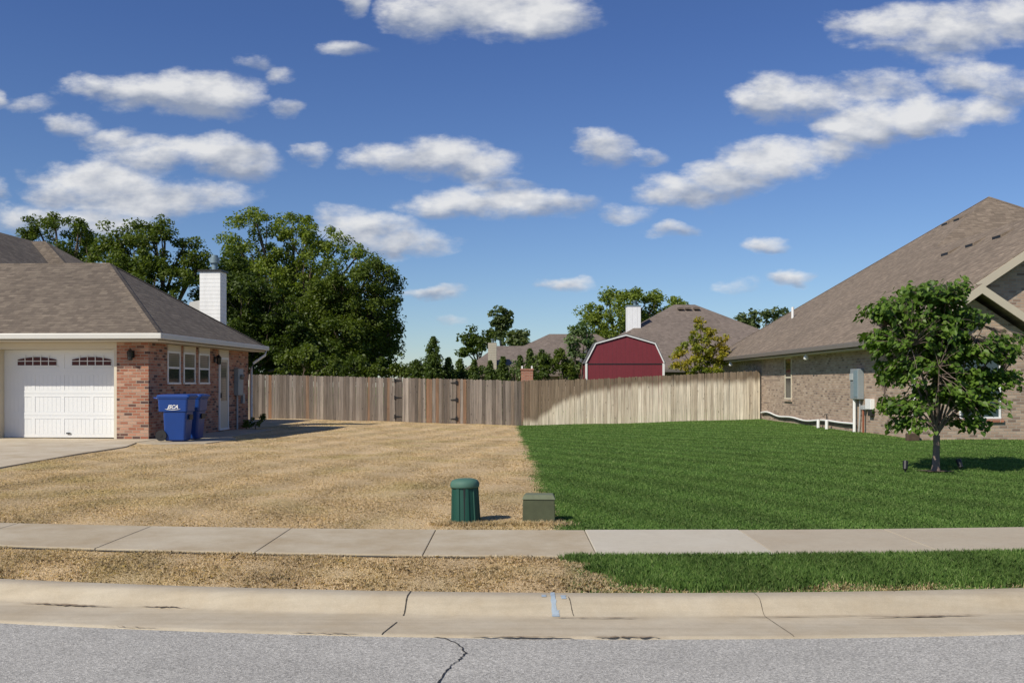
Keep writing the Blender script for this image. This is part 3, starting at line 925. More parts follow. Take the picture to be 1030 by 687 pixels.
def lantern(parent, x, y, z, nx, ny):
    """black coach lantern with a back plate, arm, cage and cap; nx,ny = outward direction of its wall"""
    o_ = Vector((x, y, z)); d = Vector((nx, ny, 0))
    mb = MB()
    p = o_ + d * .02
    mb.box(p.x - (.05 if ny else .02), p.x + (.05 if ny else .02), p.y - (.05 if nx else .02), p.y + (.05 if nx else .02), z - .09, z + .09)
    mb.tube([o_ + d * .03 + Vector((0, 0, .02)), o_ + d * .08 + Vector((0, 0, .10)), o_ + d * .14 + Vector((0, 0, .13))], .01, 6)
    c_ = o_ + d * .14
    mb.lathe([(.03, z - .15), (.055, z - .14), (.06, z - .125)], 8, (c_.x, c_.y), smooth=False)
    mb.lathe([(.085, z + .045), (.05, z + .09), (.015, z + .125), (.008, z + .15)], 8, (c_.x, c_.y), smooth=False)
    for k in range(4):
        a = math.pi / 4 + k * math.pi / 2
        mb.tube([(c_.x + .055 * math.cos(a), c_.y + .055 * math.sin(a), z - .13), (c_.x + .078 * math.cos(a), c_.y + .078 * math.sin(a), z + .05)], .006, 5)
    l_ = mb.build('wall_lantern', 'black', parent)
    MB().lathe([(.048, z - .124), (.068, z + .044)], 8, (c_.x, c_.y), smooth=False).build('lantern_glass', 'glass', l_)
    return l_


# ------------------------------------------------------------------ left house (local frame: origin at its front right corner)
LH = thing('brick_house', 'red brick house with white garage door and brown hip roof beside blue bins', 'house', (-8.93, 23.4, 0), -.05)
ZS = 2.60                                       # soffit height
w = MB()
w.box(-.80, 0, 0, .50, -.4, ZS)                                 # front brick pier
w.box(-.22, 0, .50, 7.5, -.4, ZS)                               # side wall
w.box(-9.5, -.22, 7.28, 7.5, -.4, ZS)                           # back wall
w.build('wall', 'brick_l', LH)
w = MB()
w.box(-3.95, -.803, .02, .50, 2.435, ZS)                        # header over the garage door
w.box(-12.5, -3.953, -.22, .50, -.4, ZS)                        # cream wall left of the door
w.box(-.875, -.803, .012, .46, .1, 2.432)
w.box(-3.95, -3.90, -.10, .46, .1, 2.432)
w.build('garage_surround', 'cream', LH)
MB().box(-12.5, -.22, .55, 7.2, 2.3, 2.56).build('ceiling', 'cream', LH)
# garage door: sections, raised stiles, beads
gd = MB()
x0, x1, zb, zt = -3.898, -.877, .225, 2.432
gd.box(x0, x1, .425, .46, zb, zt)
rows = 4; rh = (zt - zb) / rows
cw = (x1 - x0) / 4
for r_ in range(rows):
    za, zc = zb + r_ * rh + .006, zb + (r_ + 1) * rh - .006
    gd.box(x0 + .004, x1 - .004, .4165, .4249, za, za + .075); gd.box(x0 + .004, x1 - .004, .4165, .4249, zc - .075, zc)
    for c_ in range(5):
        xc = x0 + c_ * cw
        a, b_ = max(x0 + .004, xc - .045), min(x1 - .004, xc + .045)
        gd.box(a, b_, .4165, .4249, za + .0752, zc - .0752)
    if r_ < 3:
        for c_ in range(4):
            xa = x0 + c_ * cw + .055; ww = cw - .11; nb_ = 6
            for k in range(nb_):
                gd.box(xa + k * ww / nb_ + .006, xa + (k + 1) * ww / nb_ - .006, .4215, .4249, za + .085, zc - .085)
door = gd.build('garage_door', 'garage', LH)
for c_ in range(2):                                             # two arched lights of ten panes
    xa = x0 + cw * 4 * (.115 + .465 * c_); ww = cw * 4 * .335
    zw0 = zb + 3 * rh + .15; hh = .105
    fr_ = MB(); pn_ = MB()
    fr_.box(xa - .03, xa + ww + .03, .398, .4095, zw0 - .03, zw0 + .006)
    for k in range(5):
        a, b_ = xa + k * ww / 5 + .010, xa + (k + 1) * ww / 5 - .010
        pn_.box(a, b_, .400, .4085, zw0 + .008, zw0 + hh)
        arch = lambda x_: zw0 + hh + .045 + .065 * (1 - ((x_ - xa - ww / 2) / (ww / 2)) ** 2)
        pn_.prism([(a, .400, zw0 + hh + .018), (b_, .400, zw0 + hh + .018), (b_, .400, arch(b_)), ((a + b_) / 2, .400, arch((a + b_) / 2)), (a, .400, arch(a))], (0, .0085, 0))
        if k: fr_.box(xa + k * ww / 5 - .009, xa + k * ww / 5 + .009, .396, .4095, zw0 + .007, zw0 + hh + .15)
    fr_.box(xa, xa + ww, .395, .4090, zw0 + hh + .001, zw0 + hh + .017)
    wn = fr_.build('door_window', 'garage', door)
    pn_.build('pane', 'pane_red', wn)
MB().box(-2.28, -2.18, .385, .41, .32, .35).build('handle', 'black', door)

# east windows and door
for a0, a1 in ((1.11, 1.93), (2.16, 2.97), (3.24, 4.04)):
    window_unit(LH, 'y', a0, a1, 1.56, 2.42, 0.0, 1, glass=('glass', 'glass_blind'), header=2.585, meet=.5)
fr_ = MB()
fr_.box(-.02, .035, 4.80, 4.87, .25, 2.36); fr_.box(-.02, .035, 5.53, 5.60, .25, 2.36); fr_.box(-.02, .034, 4.87, 5.53, 2.29, 2.36); fr_.box(-.02, .05, 4.80, 5.60, .19, .248)
dr = fr_.build('door', 'white', LH)
MB().box(-.02, .02, 4.872, 5.528, .25, 1.0).build('door_panel', 'cream', dr)
MB().box(-.02, .012, 4.95, 5.45, 1.06, 2.22).build('pane', 'glass_blind', dr)
f_ = MB(); f_.box(-.02, .022, 4.872, 4.948, 1.002, 2.288); f_.box(-.02, .022, 5.452, 5.528, 1.002, 2.288); f_.box(-.02, .021, 4.949, 5.451, 2.222, 2.288); f_.box(-.02, .021, 4.949, 5.451, 1.002, 1.058)
f_.build('door_frame', 'cream', dr)
MB().box(.022, .06, 4.90, 4.93, 1.15, 1.30).build('handle', 'black', dr)
MB().box(-.02, .032, 4.80, 5.60, 2.362, 2.585).build('header_board', 'cream', LH)
lantern(LH, -.40, 0, 2.30, 0, -1)
lantern(LH, 0, 4.45, 2.28, 1, 0)
mt = MB().box(0, .14, 6.15, 6.62, 1.21, 2.04).build('meter_box', 'grey', LH, bevel=.01)
MB().lathe([(.075, 0), (.078, .05), (.06, .09), (.0, .1)], 16).build('meter_dial', 'glass_blind', mt)
bpy.data.objects['meter_dial'].rotation_euler = (0, R(90), 0); bpy.data.objects['meter_dial'].location = (.14, 6.38, 1.78)
MB().tube([(.05, 6.3, 1.21), (.05, 6.3, .1)], .03).build('conduit', 'pipe_g', LH)
MB().box(0, .08, 6.78, 6.95, .95, 1.25).build('junction_box', 'grey', LH, bevel=.005)
# roofs
e0, e1 = -.40, .40
near = [(-9.4, -.45, 2.80), (.43, -.45, 2.80), (.43, 7.95, 2.80), (-9.4, 7.95, 2.80)]
ridgeR = (-2.80, 3.75, 5.02); ridgeL = (-9.4, 3.75, 5.02)
roof('roof', [[near[0], near[1], ridgeR, ridgeL], [near[1], near[2], ridgeR], [near[2], near[3], ridgeL, ridgeR]], 'shingle_l', LH, .16)
# the taller roof behind
roof('roof', [[(-18, 4.6, 2.95), (-2.55, 4.6, 2.95), (-8.15, 10.0, 6.62), (-18, 10.0, 6.62)], [(-2.55, 4.6, 2.95), (-2.0, 12.6, 2.95), (-8.15, 10.0, 6.62)],
              [(-2.0, 12.6, 2.95), (-18, 12.6, 2.95), (-18, 10.0, 6.62), (-8.15, 10.0, 6.62)]], 'shingle_l', LH, .16)
# forward hipped wing on the left
roof('roof', [[(-8.72, 4.1, 6.655), (-3.25, 4.1, 2.96), (-3.25, 10.3, 2.96), (-8.72, 10.3, 6.655)], [(-8.72, 4.1, 6.655), (-8.72, 10.3, 6.655), (-14.2, 10.3, 2.96), (-14.2, 4.1, 2.96)]], 'shingle_l', LH, .16)
MB().prism([(-3.6, 4.3, 2.7), (-8.72, 4.3, 6.4), (-13.9, 4.3, 2.7)], (0, .2, 0)).build('gable_wall', 'cream', LH)
MB().box(-17.6, -3.0, 7.6, 12.2, -.4, 2.9).build('wall', 'brick_l', LH)
MB().box(-17.8, -10.0, 4.6, 12.0, -.4, 2.88).build('wall', 'brick_l', LH)
# hip and ridge caps
cap = MB()
def cap_line(mb, p, q, w_=.14, lift=.012):
    p, q = Vector(p), Vector(q); d = (q - p).normalized(); s_ = d.cross(Vector((0, 0, 1))).normalized()
    dn = Vector((0, 0, -.052 if abs(q.z - p.z) > .3 else -.080))
    up_ = Vector((0, 0, lift))
    mb.add([p + s_ * w_ + dn, p + up_, p - s_ * w_ + dn, q + s_ * w_ + dn, q + up_, q - s_ * w_ + dn], [(0, 1, 4, 3), (1, 2, 5, 4)])
cap_line(cap, near[1], ridgeR); cap_line(cap, near[2], ridgeR); cap_line(cap, ridgeR, ridgeL)
cap_line(cap, (-2.55, 4.6, 2.95), (-8.15, 10.0, 6.62))
cap.build('ridge_cap', 'shingle_l', LH)
# gutters, soffit, downspout
g = MB()
g.box(-9.4, .55, -.56, -.452, 2.655, 2.79); g.box(.432, .55, -.45, 7.97, 2.655, 2.79)
g.build('gutter', 'gutter', LH, bevel=.015)
g = MB(); g.box(-9.4, .42, -.44, -.002, 2.602, 2.636); g.box(.002, .42, 0, 7.9, 2.602, 2.636)
g.build('soffit', 'cream', LH)
g = MB(); g.tube([(.49, 7.80, 2.66), (.47, 7.78, 2.50), (.16, 7.56, 2.24), (.10, 7.50, 2.05), (.10, 7.50, .35), (.22, 7.45, .22)], .042, 8)
g.build('downspout', 'white', LH)
# chimney
ch = MB().box(-1.95, -1.25, 8.4, 9.0, .1, 5.32).build('chimney', 'lap', LH)
MB().box(-2.0, -1.20, 8.35, 9.05, 5.322, 5.38).build('chimney_cap', 'black', ch)
MB().lathe([(.10, 5.38), (.10, 5.62), (.16, 5.63), (.16, 5.82), (.11, 5.83), (.11, 5.90), (.02, 5.91)], 24, (-1.55, 8.7), smooth=False).build('flue', 'galv', ch)
MB().prism([(-2.30, 8.42, 4.30), (-1.952, 8.42, 4.36), (-1.952, 8.42, 3.9), (-2.4, 8.42, 3.9)], (0, .4, 0)).build('cricket', 'gutter', ch)


# ------------------------------------------------------------------ bins
def make_bin():
    """local frame: the side with the badge looks to -y, the lid opens towards +x, wheels at -x"""
    root = thing('wheelie_bin', 'nearer blue wheeled bin with a white badge, by the brick corner', 'bin', (0, 0, 0), 0, 'blue wheeled bins')
    b_ = MB()
    def ring(z, xa, xb, yw, r_=.05):
        pts = []
        for (cx_, cy_, a0) in ((xb - r_, yw - r_, 0), (xa + r_, yw - r_, 90), (xa + r_, -yw + r_, 180), (xb - r_, -yw + r_, 270)):
            for k in range(4):
                a = R(a0 + 30 * k)
                pts.append((cx_ + r_ * math.cos(a), cy_ + r_ * math.sin(a), z))
        return pts
    rings = [ring(.0, -.22, .22, .20), ring(.03, -.25, .24, .22), ring(.68, -.27, .29, .262), ring(.70, -.37, .315, .285), ring(.98, -.38, .335, .30), ring(1.0, -.40, .355, .315), ring(1.03, -.40, .355, .315)]
    vs_ = [p for r_ in rings for p in r_]; n = 16
    fs_ = [(i * n + k, i * n + (k + 1) % n, (i + 1) * n + (k + 1) % n, (i + 1) * n + k) for i in range(len(rings) - 1) for k in range(n)]
    b_.add(vs_, fs_, smooth=False); b_.add(rings[0], [tuple(range(n))[::-1]]); b_.add(rings[-1], [tuple(range(n))])
    b_.build('body', 'bin', root)
    l_ = MB()
    lr = [ring(1.032, -.41, .39, .325), ring(1.06, -.41, .39, .325), ring(1.09, -.39, .36, .30), ring(1.105, -.30, .26, .22)]
    vs_ = [p for r_ in lr for p in r_]
    l_.add(vs_, [(i * n + k, i * n + (k + 1) % n, (i + 1) * n + (k + 1) % n, (i + 1) * n + k) for i in range(3) for k in range(n)]); l_.add(lr[-1], [tuple(range(n))]); l_.add(lr[0], [tuple(range(n))[::-1]])
    l_.build('lid', 'bin', root)
    MB().tube([(-.40, -.24, 1.0), (-.48, -.24, 1.02), (-.48, .24, 1.02), (-.40, .24, 1.0)], .016).build('handle', 'bin', root)
    for s_ in (-1, 1):
        wv = MB()
        wv.tube([(-.31, s_ * .21, .13), (-.31, s_ * .27, .13)], .13, 20)
        wh = wv.build('wheel', 'rubber', root)
        MB().tube([(-.31, s_ * .271, .13), (-.31, s_ * .28, .13)], .035, 12).build('hub', 'rubber', wh)
    MB().tube([(-.31, -.20, .13), (-.31, .20, .13)], .012).build('axle', 'galv', root)
    fb = MB(); fb.box(.305, .325, -.12, .12, .50, .62); fb.build('grab_bar', 'black', root)
    # lettering of the badge: italic letters with a swoosh
    cu = bpy.data.curves.new('badge', 'FONT'); cu.body = 'JSCA'; cu.size = .118; cu.shear = .35; cu.extrude = .002; cu.offset = .004; cu.align_x = 'CENTER'
    tmp = bpy.data.objects.new('tmp_text', cu); C.objects.link(tmp); bpy.context.view_layer.update()
    me = bpy.data.meshes.new_from_object(tmp.evaluated_get(bpy.context.evaluated_depsgraph_get()))
    bpy.data.objects.remove(tmp); me.name = 'badge'; me.materials.clear(); me.materials.append(M['white'])
    ob = bpy.data.objects.new('badge', me); C.objects.link(ob); ob.parent = root
    ob.location = (-.02, -.2985, .77); ob.rotation_euler = (R(90) + .03, 0, 0)
    sw = MB(); pts = [(-.20 + .04 * k, -.296, .755 - .02 * math.sin(k / 9 * math.pi)) for k in range(10)]
    sw.tube(pts, [.004 + .004 * math.sin(k / 9 * math.pi) for k in range(10)], 5).build('badge_stroke', 'white', root)
    return root


bin1 = make_bin()
bin1.location = (-7.98, 22.75, gz(-8, 22.7) + .03)
bin2 = copy_tree(bin1)
bin2.location = (-7.96, 23.60, gz(-7.8, 23.6) + .03)
bin2.rotation_euler = (0, 0, -.03)
bin2['label'] = 'second blue wheeled bin, standing behind the badged bin and below the windows'


# ------------------------------------------------------------------ right house
RH = thing('brick_house', 'tan brick house with large brown shingle roof and grey meter panel beside green lawn', 'house', (0, 0, 0), 0)
w = MB()
w.box(9.8, 10.02, 23.62, 44.8, -.4, 2.60)
w.box(10.02, 26.6, 44.58, 44.8, -.4, 2.60)
w.box(26.38, 26.6, 27.9, 44.58, -.4, 2.60)
w.box(19.4, 26.38, 27.9, 28.12, -.4, 2.60)
w.box(19.18, 19.4, 23.62, 27.9, -.4, 2.60)
w.build('wall', 'brick_r', RH)
w = MB()                                             # gable wall of the tall wing, and the low gabled bay in front of it
zg = lambda x_: 2.66 + .675 * (min(x_, 29.2 - x_) - 9.35) - .16
w.prism([(9.8, 23.6, 2.6), (19.4, 23.6, 2.6), (19.4, 23.6, zg(19.4)), (14.6, 23.6, zg(14.6)), (9.8, 23.6, zg(9.8))], (0, .22, 0))
w.box(12.3, 19.18, 23.602, 23.8, -.4, 2.598)
w.build('gable_wall', 'brick_r', RH)
w = MB()
w.prism([(9.802, 22.85, -.4), (12.3, 22.85, -.4), (12.3, 22.85, 2.80), (11.05, 22.85, 3.62), (9.802, 22.85, 2.68)], (0, .748, 0))
w.build('bay_wall', 'brick_r', RH)
A_, B_, C_, D_, E_ = (9.35, 45.2, 2.72), (9.35, 23.2, 2.72), (14.6, 23.2, 6.264), (14.6, 32.8, 6.264), (18.2, 36.35, 8.694)
V_, F_, G_, H_ = (19.85, 27.5, 2.72), (27.05, 27.5, 2.72), (27.05, 45.2, 2.72), (19.85, 23.2, 2.72)
roof('roof', [[A_, B_, C_, D_, E_], [E_, D_, V_, F_], [D_, C_, H_, V_], [E_, G_, A_], [E_, F_, G_]], 'shingle_r', RH, .15)
cap = MB()
cap_line(cap, A_, E_); cap_line(cap, E_, F_); 
cap.build('ridge_cap', 'shingle_r', RH)
# bay roof
roof('bay_roof', [[(9.35, 22.42, 2.72), (11.05, 22.42, 3.93), (11.05, 23.198, 3.93), (9.35, 23.198, 2.72)], [(11.05, 22.42, 3.93), (12.75, 22.42, 2.78), (12.75, 23.6, 2.78), (11.05, 23.6, 3.93)]], 'shingle_r', RH, .12)
def rake(mb, p, q, h=.2, t_=.04):
    p, q = Vector(p), Vector(q); dn = Vector((0, 0, -h))
    mb.prism([p, q, q + dn, p + dn], (0, -t_, 0))
f_ = MB(); rake(f_, (9.33, 22.417, 2.69), (11.05, 22.417, 3.91), .21); rake(f_, (11.05, 22.4165, 3.91), (12.77, 22.4165, 2.75), .21)
f_.build('bargeboard', 'cream2', RH)
f_ = MB(); rake(f_, (9.34, 23.197, 2.69), (14.6, 23.197, 6.24), .22); rake(f_, (14.6, 23.1965, 6.24), (19.86, 23.1965, 2.69), .22)
f_.build('bargeboard', 'cream2', RH)
g = MB(); g.box(9.22, 9.348, 22.42, 45.2, 2.565, 2.70); g.box(9.22, 27.1, 45.202, 45.33, 2.565, 2.70)
g.build('gutter', 'gutter_b', RH, bevel=.012)
g = MB(); g.box(9.36, 9.798, 22.45, 45.1, 2.50, 2.545); g.build('soffit', 'cream2', RH)
window_unit(RH, 'y', 33.35, 34.15, 1.02, 2.50, 9.8, -1, frame='cream', glass=('glass', 'glass'), sill='brick_r', meet=.52)
window_unit(RH, 'x', 10.72, 11.72, .74, 2.25, 22.85, -1, frame='white', glass=('glass_front', 'glass_front'), sill='brick_o', fw=.045)
# meter panel, conduits, boxes on the side wall
pn = MB().box(9.62, 9.798, 26.5, 27.1, 1.14, 1.99).build('meter_panel', 'grey', RH, bevel=.012)
MB().box(9.585, 9.618, 26.85, 27.06, 1.68, 1.86).build('meter_window', 'pipe_g', pn)
MB().box(9.608, 9.62, 26.53, 26.80, 1.2, 1.94).build('panel_door', 'galv', pn)
c_ = MB(); c_.tube([(9.70, 26.98, 1.14), (9.70, 26.98, .1)], .045); c_.build('conduit', 'white', RH)
c_ = MB(); c_.tube([(9.74, 26.66, 1.14), (9.74, 26.66, .75), (9.74, 26.75, .2)], .02); c_.build('conduit', 'pipe_g', RH)
MB().box(9.68, 9.798, 25.72, 26.12, .88, 1.16).build('cable_box', 'white', RH, bevel=.01)
MB().box(9.70, 9.80, 25.72, 25.98, .70, .86).build('cable_box', 'black', RH, bevel=.01)
MB().tube([(9.70, 26.30, .92), (9.70, 26.30, .08)], .028).build('gas_riser', 'rust', RH)
MB().box(9.66, 9.798, 26.20, 26.40, .86, .98).build('regulator', 'pipe_g', RH, bevel=.01)
MB().box(9.77, 9.798, 25.1, 25.22, .92, 1.0).build('outlet_box', 'grey', RH)
pts = []
for k in range(60):
    y_ = 37.2 - k / 59 * 10.2
    pts.append((9.735, y_, .40 + .05 * math.sin(k * .33) * math.exp(-k / 45) + .04 * math.sin(k * .13 + 1)))
MB().tube(pts, .032, 8).build('drain_pipe', 'white', RH)
pts = [(p[0] + .03, p[1], p[2] - .07) for p in pts]  # black tube just below the pipe, standing in for its shadow on the wall
MB().tube(pts, .026, 8).build('pipe_shade_tube', 'rubber', RH)
for y_ in (29.05, 29.85):
    MB().tube([(9.60, y_, .46), (9.60, y_, .05)], .05, 10).build('pipe_stub', 'white', RH)
MB().tube([(9.80, 29.5, .62), (9.68, 29.5, .62), (9.66, 29.5, .54)], .015, 6).build('hose_tap', 'black', RH)
MB().tube([(9.74, 29.5, .64), (9.74, 29.5, .3)], .012, 6).build('tap_pipe', 'black', RH)
for y_, z_ in ((41.0, 2.44), (30.5, 2.45)):
    f_ = MB(); f_.lathe([(.05, z_ - .12), (.09, z_ - .08), (.07, z_), (.03, z_ + .05)], 10, (9.42, y_)); f_.build('floodlight', 'white', RH)
# downspout by the front corner
MB().tube([(9.34, 22.9, 2.55), (9.70, 23.05, 2.3), (9.72, 23.05, 2.1), (9.72, 23.05, .60), (9.66, 22.95, .48), (9.50, 22.8, .42)], .045, 8).build('downspout', 'white', RH)
MB().box(9.42, 9.72, 22.68, 22.84, .20, .40).build('splash_block', 'soil', RH, bevel=.03)
# roof vents and the plumbing pipe, standing on the left slope
def slope_z(x_): return 2.72 + .675 * (x_ - 9.35)
def roof_vent(x_, y_):
    mb = MB(); z_ = slope_z(x_); l_ = .26
    a, b_ = (x_ - .22, slope_z(x_ - .22)), (x_ + .16, slope_z(x_ + .16))
    mb.prism([(a[0], y_ - l_, a[1] - .02), (a[0], y_ - l_, a[1] + .09), (a[0] + .08, y_ - l_, a[1] + .13), (b_[0], y_ - l_, b_[1] + .02), (b_[0], y_ - l_, b_[1] - .03)], (0, 2 * l_, 0))
    o_ = mb.build('roof_vent', 'shingle_r', RH, bevel=.01)
    MB().box(a[0] - .006, a[0] - .001, y_ - l_ + .03, y_ + l_ - .03, a[1] + .0, a[1] + .08).build('vent_opening', 'black', o_)
for px, py in ((957, 252.5), (982, 243.5), (1010, 235)):
    k_ = (px - CX) / F; h_ = (HY - py) / F
    Y = (2.72 - EYE - .675 * 9.35) / (h_ - .675 * k_)
    roof_vent(k_ * Y, Y)
roof_vent(16.9, 35.75); roof_vent(16.9, 36.75)
MB().tube([(11.7, 39.7, 4.2), (11.7, 39.7, 4.75)], .055, 10).build('plumbing_vent', 'white', RH)


# ------------------------------------------------------------------ fences
def topz(x_):
    return float(np.interp(x_, [-22, -10.9, -4.8, .2, 3.4, 9.8], [1.98, 1.95, 1.81, 1.69, 1.765, 2.085]))


def fence_y(x_): return float(np.interp(x_, [-22, -10.9, .49, 9.76], [39.6, 39.4, 39.0, 37.35]))


def picket(mb, x_, w_, y_, z0_, z1_, rnd_, th=.018, ang=0):
    e_ = .028
    tl = random.gauss(0, .003)
    p = [(0, z0_), (w_, z0_), (w_, z1_ - e_), (w_ - e_, z1_), (e_, z1_), (0, z1_ - e_)]
    ca, sa = math.cos(ang), math.sin(ang)
    mb.prism([(x_ + (a + tl * (c - z0_)) * ca, y_ + a * sa, c) for a, c in p], (th * sa * -1, th * ca, 0), rnd_)


def pickets(x0_, x1_, parent, mat, name='picket_panel', wgt=None, off=0.0, origin=(0, 0, 0)):
    mb = MB(); x_ = x0_
    while x_ < x1_ - .03:
        w_ = random.choice([.118, .135, .138, .14, .09])
        w_ = min(w_, x1_ - x_)
        y_ = fence_y(x_) + off
        ang = math.atan2(fence_y(x_ + .2) - fence_y(x_), .2)
        picket(mb, x_ - origin[0], w_ - random.uniform(.003, .009), y_ + random.uniform(0, .006) - origin[1], gz(x_, y_) - .02 + random.uniform(0, .03), topz(x_) + random.gauss(0, .010), random.random(), ang=ang)
        x_ += w_
    return mb.build(name, mat, parent)


def rails(x0_, x1_, parent, origin=(0, 0)):
    mb = MB(); n = max(1, int((x1_ - x0_) / 2.4))
    for i in range(n):
        a = x0_ + (x1_ - x0_) * i / n; b_ = x0_ + (x1_ - x0_) * (i + 1) / n
        for f in (.18, .55, .88):
            za = gz(a, 39) + f * 1.8; zb_ = gz(b_, 39) + f * 1.8
            ya, yb = fence_y(a) + .022, fence_y(b_) + .022
            mb.prism([(a - origin[0], ya - origin[1], za), (b_ - origin[0], yb - origin[1], zb_), (b_ - origin[0], yb - origin[1], zb_ + .085), (a - origin[0], ya - origin[1], za + .085)], (0, .036, 0))
    mb.build('rail', 'wood_post', parent)
    for i in range(n + 1):
        a = x0_ + .02 + (x1_ - x0_ - .1) * i / n - origin[0]
        y_ = fence_y(a + origin[0]) + .06 - origin[1]
        MB().box(a, a + .09, y_, y_ + .09, -.4, topz(a + origin[0]) - .06).build('post', 'wood_post', parent)


FO = thing('wooden_fence', 'weathered grey brown picket fence with hinged double gate behind the dry lawn', 'fence', (0, 0, 0))
GL, GR_ = -4.80, -2.27
pickets(-22, GL - .01, FO, 'wood_old')
rails(-22, GL + .05, FO)
pickets(GR_ + .01, .45, FO, 'wood_old')
rails(GR_ - .04, .42, FO)
for (a, b_, hx) in ((GL + .012, (GL + GR_) / 2 - .008, GL), ((GL + GR_) / 2 + .008, GR_ - .012, GR_)):
    gt = pickets(a, b_, FO, 'wood_old', 'gate', off=-.012)
    sgn = 1 if hx == GL else -1
    for f in (.20, .98, 1.68):
        z_ = gz(hx, 39) + f; y_ = fence_y(hx) - .034
        hg = MB()
        hg.prism([(hx + sgn * .0, y_, z_ - .035), (hx + sgn * .0, y_, z_ + .035), (hx + sgn * .26, y_, z_ + .010), (hx + sgn * .26, y_, z_ - .010)], (0, .008, 0))
        hg.box(hx - .045, hx - .001 if sgn > 0 else hx + .045, y_ - .001, y_ + .018, z_ - .08, z_ + .08)
        hg.tube([(hx, y_ - .004, z_ - .075), (hx, y_ - .004, z_ + .075)], .010, 6)
        hg.build('hinge', 'black', gt)
FN = thing('wooden_fence', 'pale bleached picket fence with dark weathered top behind the green lawn', 'fence', (0, 0, 0))
pickets(.46, 9.74, FN, 'wood_new')
rails(.50, 9.66, FN)


# ------------------------------------------------------------------ utility boxes by the sidewalk
x_, y_ = (468.5 - CX) / F * 9.25, 9.25
z_ = gz(x_, y_)
PD = thing('cable_pedestal', 'green cylindrical cable pedestal with faded domed cap on dry grass', 'utility pedestal', (x_, y_, z_))
ribs = lambda a: 1 + .075 * (1 if math.cos(a * 9) > .25 else 0)
MB().lathe([(.142, -.05), (.142, .0), (.134, .02), (.122, .34), (.120, .36)], 144, mod=ribs, smooth=False).build('body', 'pedestal', PD)
MB().lathe([(.128, .345), (.136, .335), (.141, .345), (.141, .37), (.136, .39), (.12, .408), (.08, .42), (.03, .425), (.0, .426)], 48).build('cap', 'pedestal_top', PD)
MB().box(-.008, .008, -.135, -.120, .03, .335).build('seam', 'black', PD)
PD.rotation_euler = (R(-1), R(-1.5), 0)
x_, y_ = (542 - CX) / F * 9.22, 9.22
BX = thing('cable_box', 'squat olive green utility box with faded lid beside the lawn edge', 'utility box', (x_, y_ + .09, gz(x_, y_)), -.06)
bb = MB(); z1 = .215
bt = [(-.155, -.10), (.165, -.10), (.155, .12), (-.145, .12)]; tp = [(-.150, -.092), (.158, -.092), (.150, .11), (-.140, .11)]
bb.add([(a, b_, -.06) for a, b_ in bt] + [(a, b_, z1) for a, b_ in tp], [(0, 3, 2, 1), (4, 5, 6, 7), (0, 1, 5, 4), (1, 2, 6, 5), (2, 3, 7, 6), (3, 0, 4, 7)])
bb.build('body', 'boxgreen', BX, bevel=.008)
lid = MB(); lb = [(-.156, -.100), (.166, -.100), (.158, .118), (-.148, .118)]; lt_ = [(-.140, -.080), (.146, -.080), (.138, .10), (-.128, .10)]
lid.add([(a, b_, z1 + .002) for a, b_ in lb] + [(a, b_, z1 + .012) for a, b_ in lb] + [(a, b_, z1 + .050) for a, b_ in lt_],
        [(0, 3, 2, 1), (0, 1, 5, 4), (1, 2, 6, 5), (2, 3, 7, 6), (3, 0, 4, 7), (4, 5, 9, 8), (5, 6, 10, 9), (6, 7, 11, 10), (7, 4, 8, 11), (8, 9, 10, 11)])
lid.build('lid', 'boxgreen_top', BX, bevel=.006)

# ------------------------------------------------------------------ trees
def tube_np(mb, p, q, r0, r1, n=6, bend=.0):
    p, q = Vector(p), Vector(q); L = (q - p).length
    mid = (p + q) / 2 + Vector((random.uniform(-1, 1), random.uniform(-1, 1), random.uniform(-.3, .6))) * bend * L
    k_ = 4; pts = []
    for i in range(k_ + 1):
        s_ = i / k_
        pts.append((1 - s_) ** 2 * p + 2 * s_ * (1 - s_) * mid + s_ * s_ * q)
    mb.tube(pts, [r0 + (r1 - r0) * i / k_ for i in range(k_ + 1)], n, cap=False)
    return pts


def leaf_cloud(centres, per, spread, size, flat=.35):
    """small folded leaf faces around clump centres"""
    n = len(centres) * per
    c = np.repeat(np.asarray(centres, float), per, axis=0)
    sp_ = np.repeat(np.asarray(spread, float), per) if np.ndim(spread) else np.full(n, spread)
    d = rng.normal(size=(n, 3)); d /= np.linalg.norm(d, axis=1)[:, None]
    pos = c + d * (rng.random(n) ** .45 * sp_)[:, None] * np.array([1, 1, .72])
    nrm = rng.normal(size=(n, 3)); nrm[:, 2] = np.abs(nrm[:, 2]) + flat
    nrm += d * .6
    nrm /= np.linalg.norm(nrm, axis=1)[:, None]
    ref = rng.normal(size=(n, 3)); u_ = np.cross(nrm, ref); u_ /= np.linalg.norm(u_, axis=1)[:, None]
    v_ = np.cross(nrm, u_)
    s_ = size * rng.uniform(.6, 1.35, n)[:, None]
    P_ = np.stack([pos - u_ * s_ * .62, pos - v_ * s_ * .36 + nrm * s_ * .06, pos + u_ * s_ * .62 - nrm * s_ * .08, pos + v_ * s_ * .36 + nrm * s_ * .06], 1)
    return P_.reshape(-1, 3)


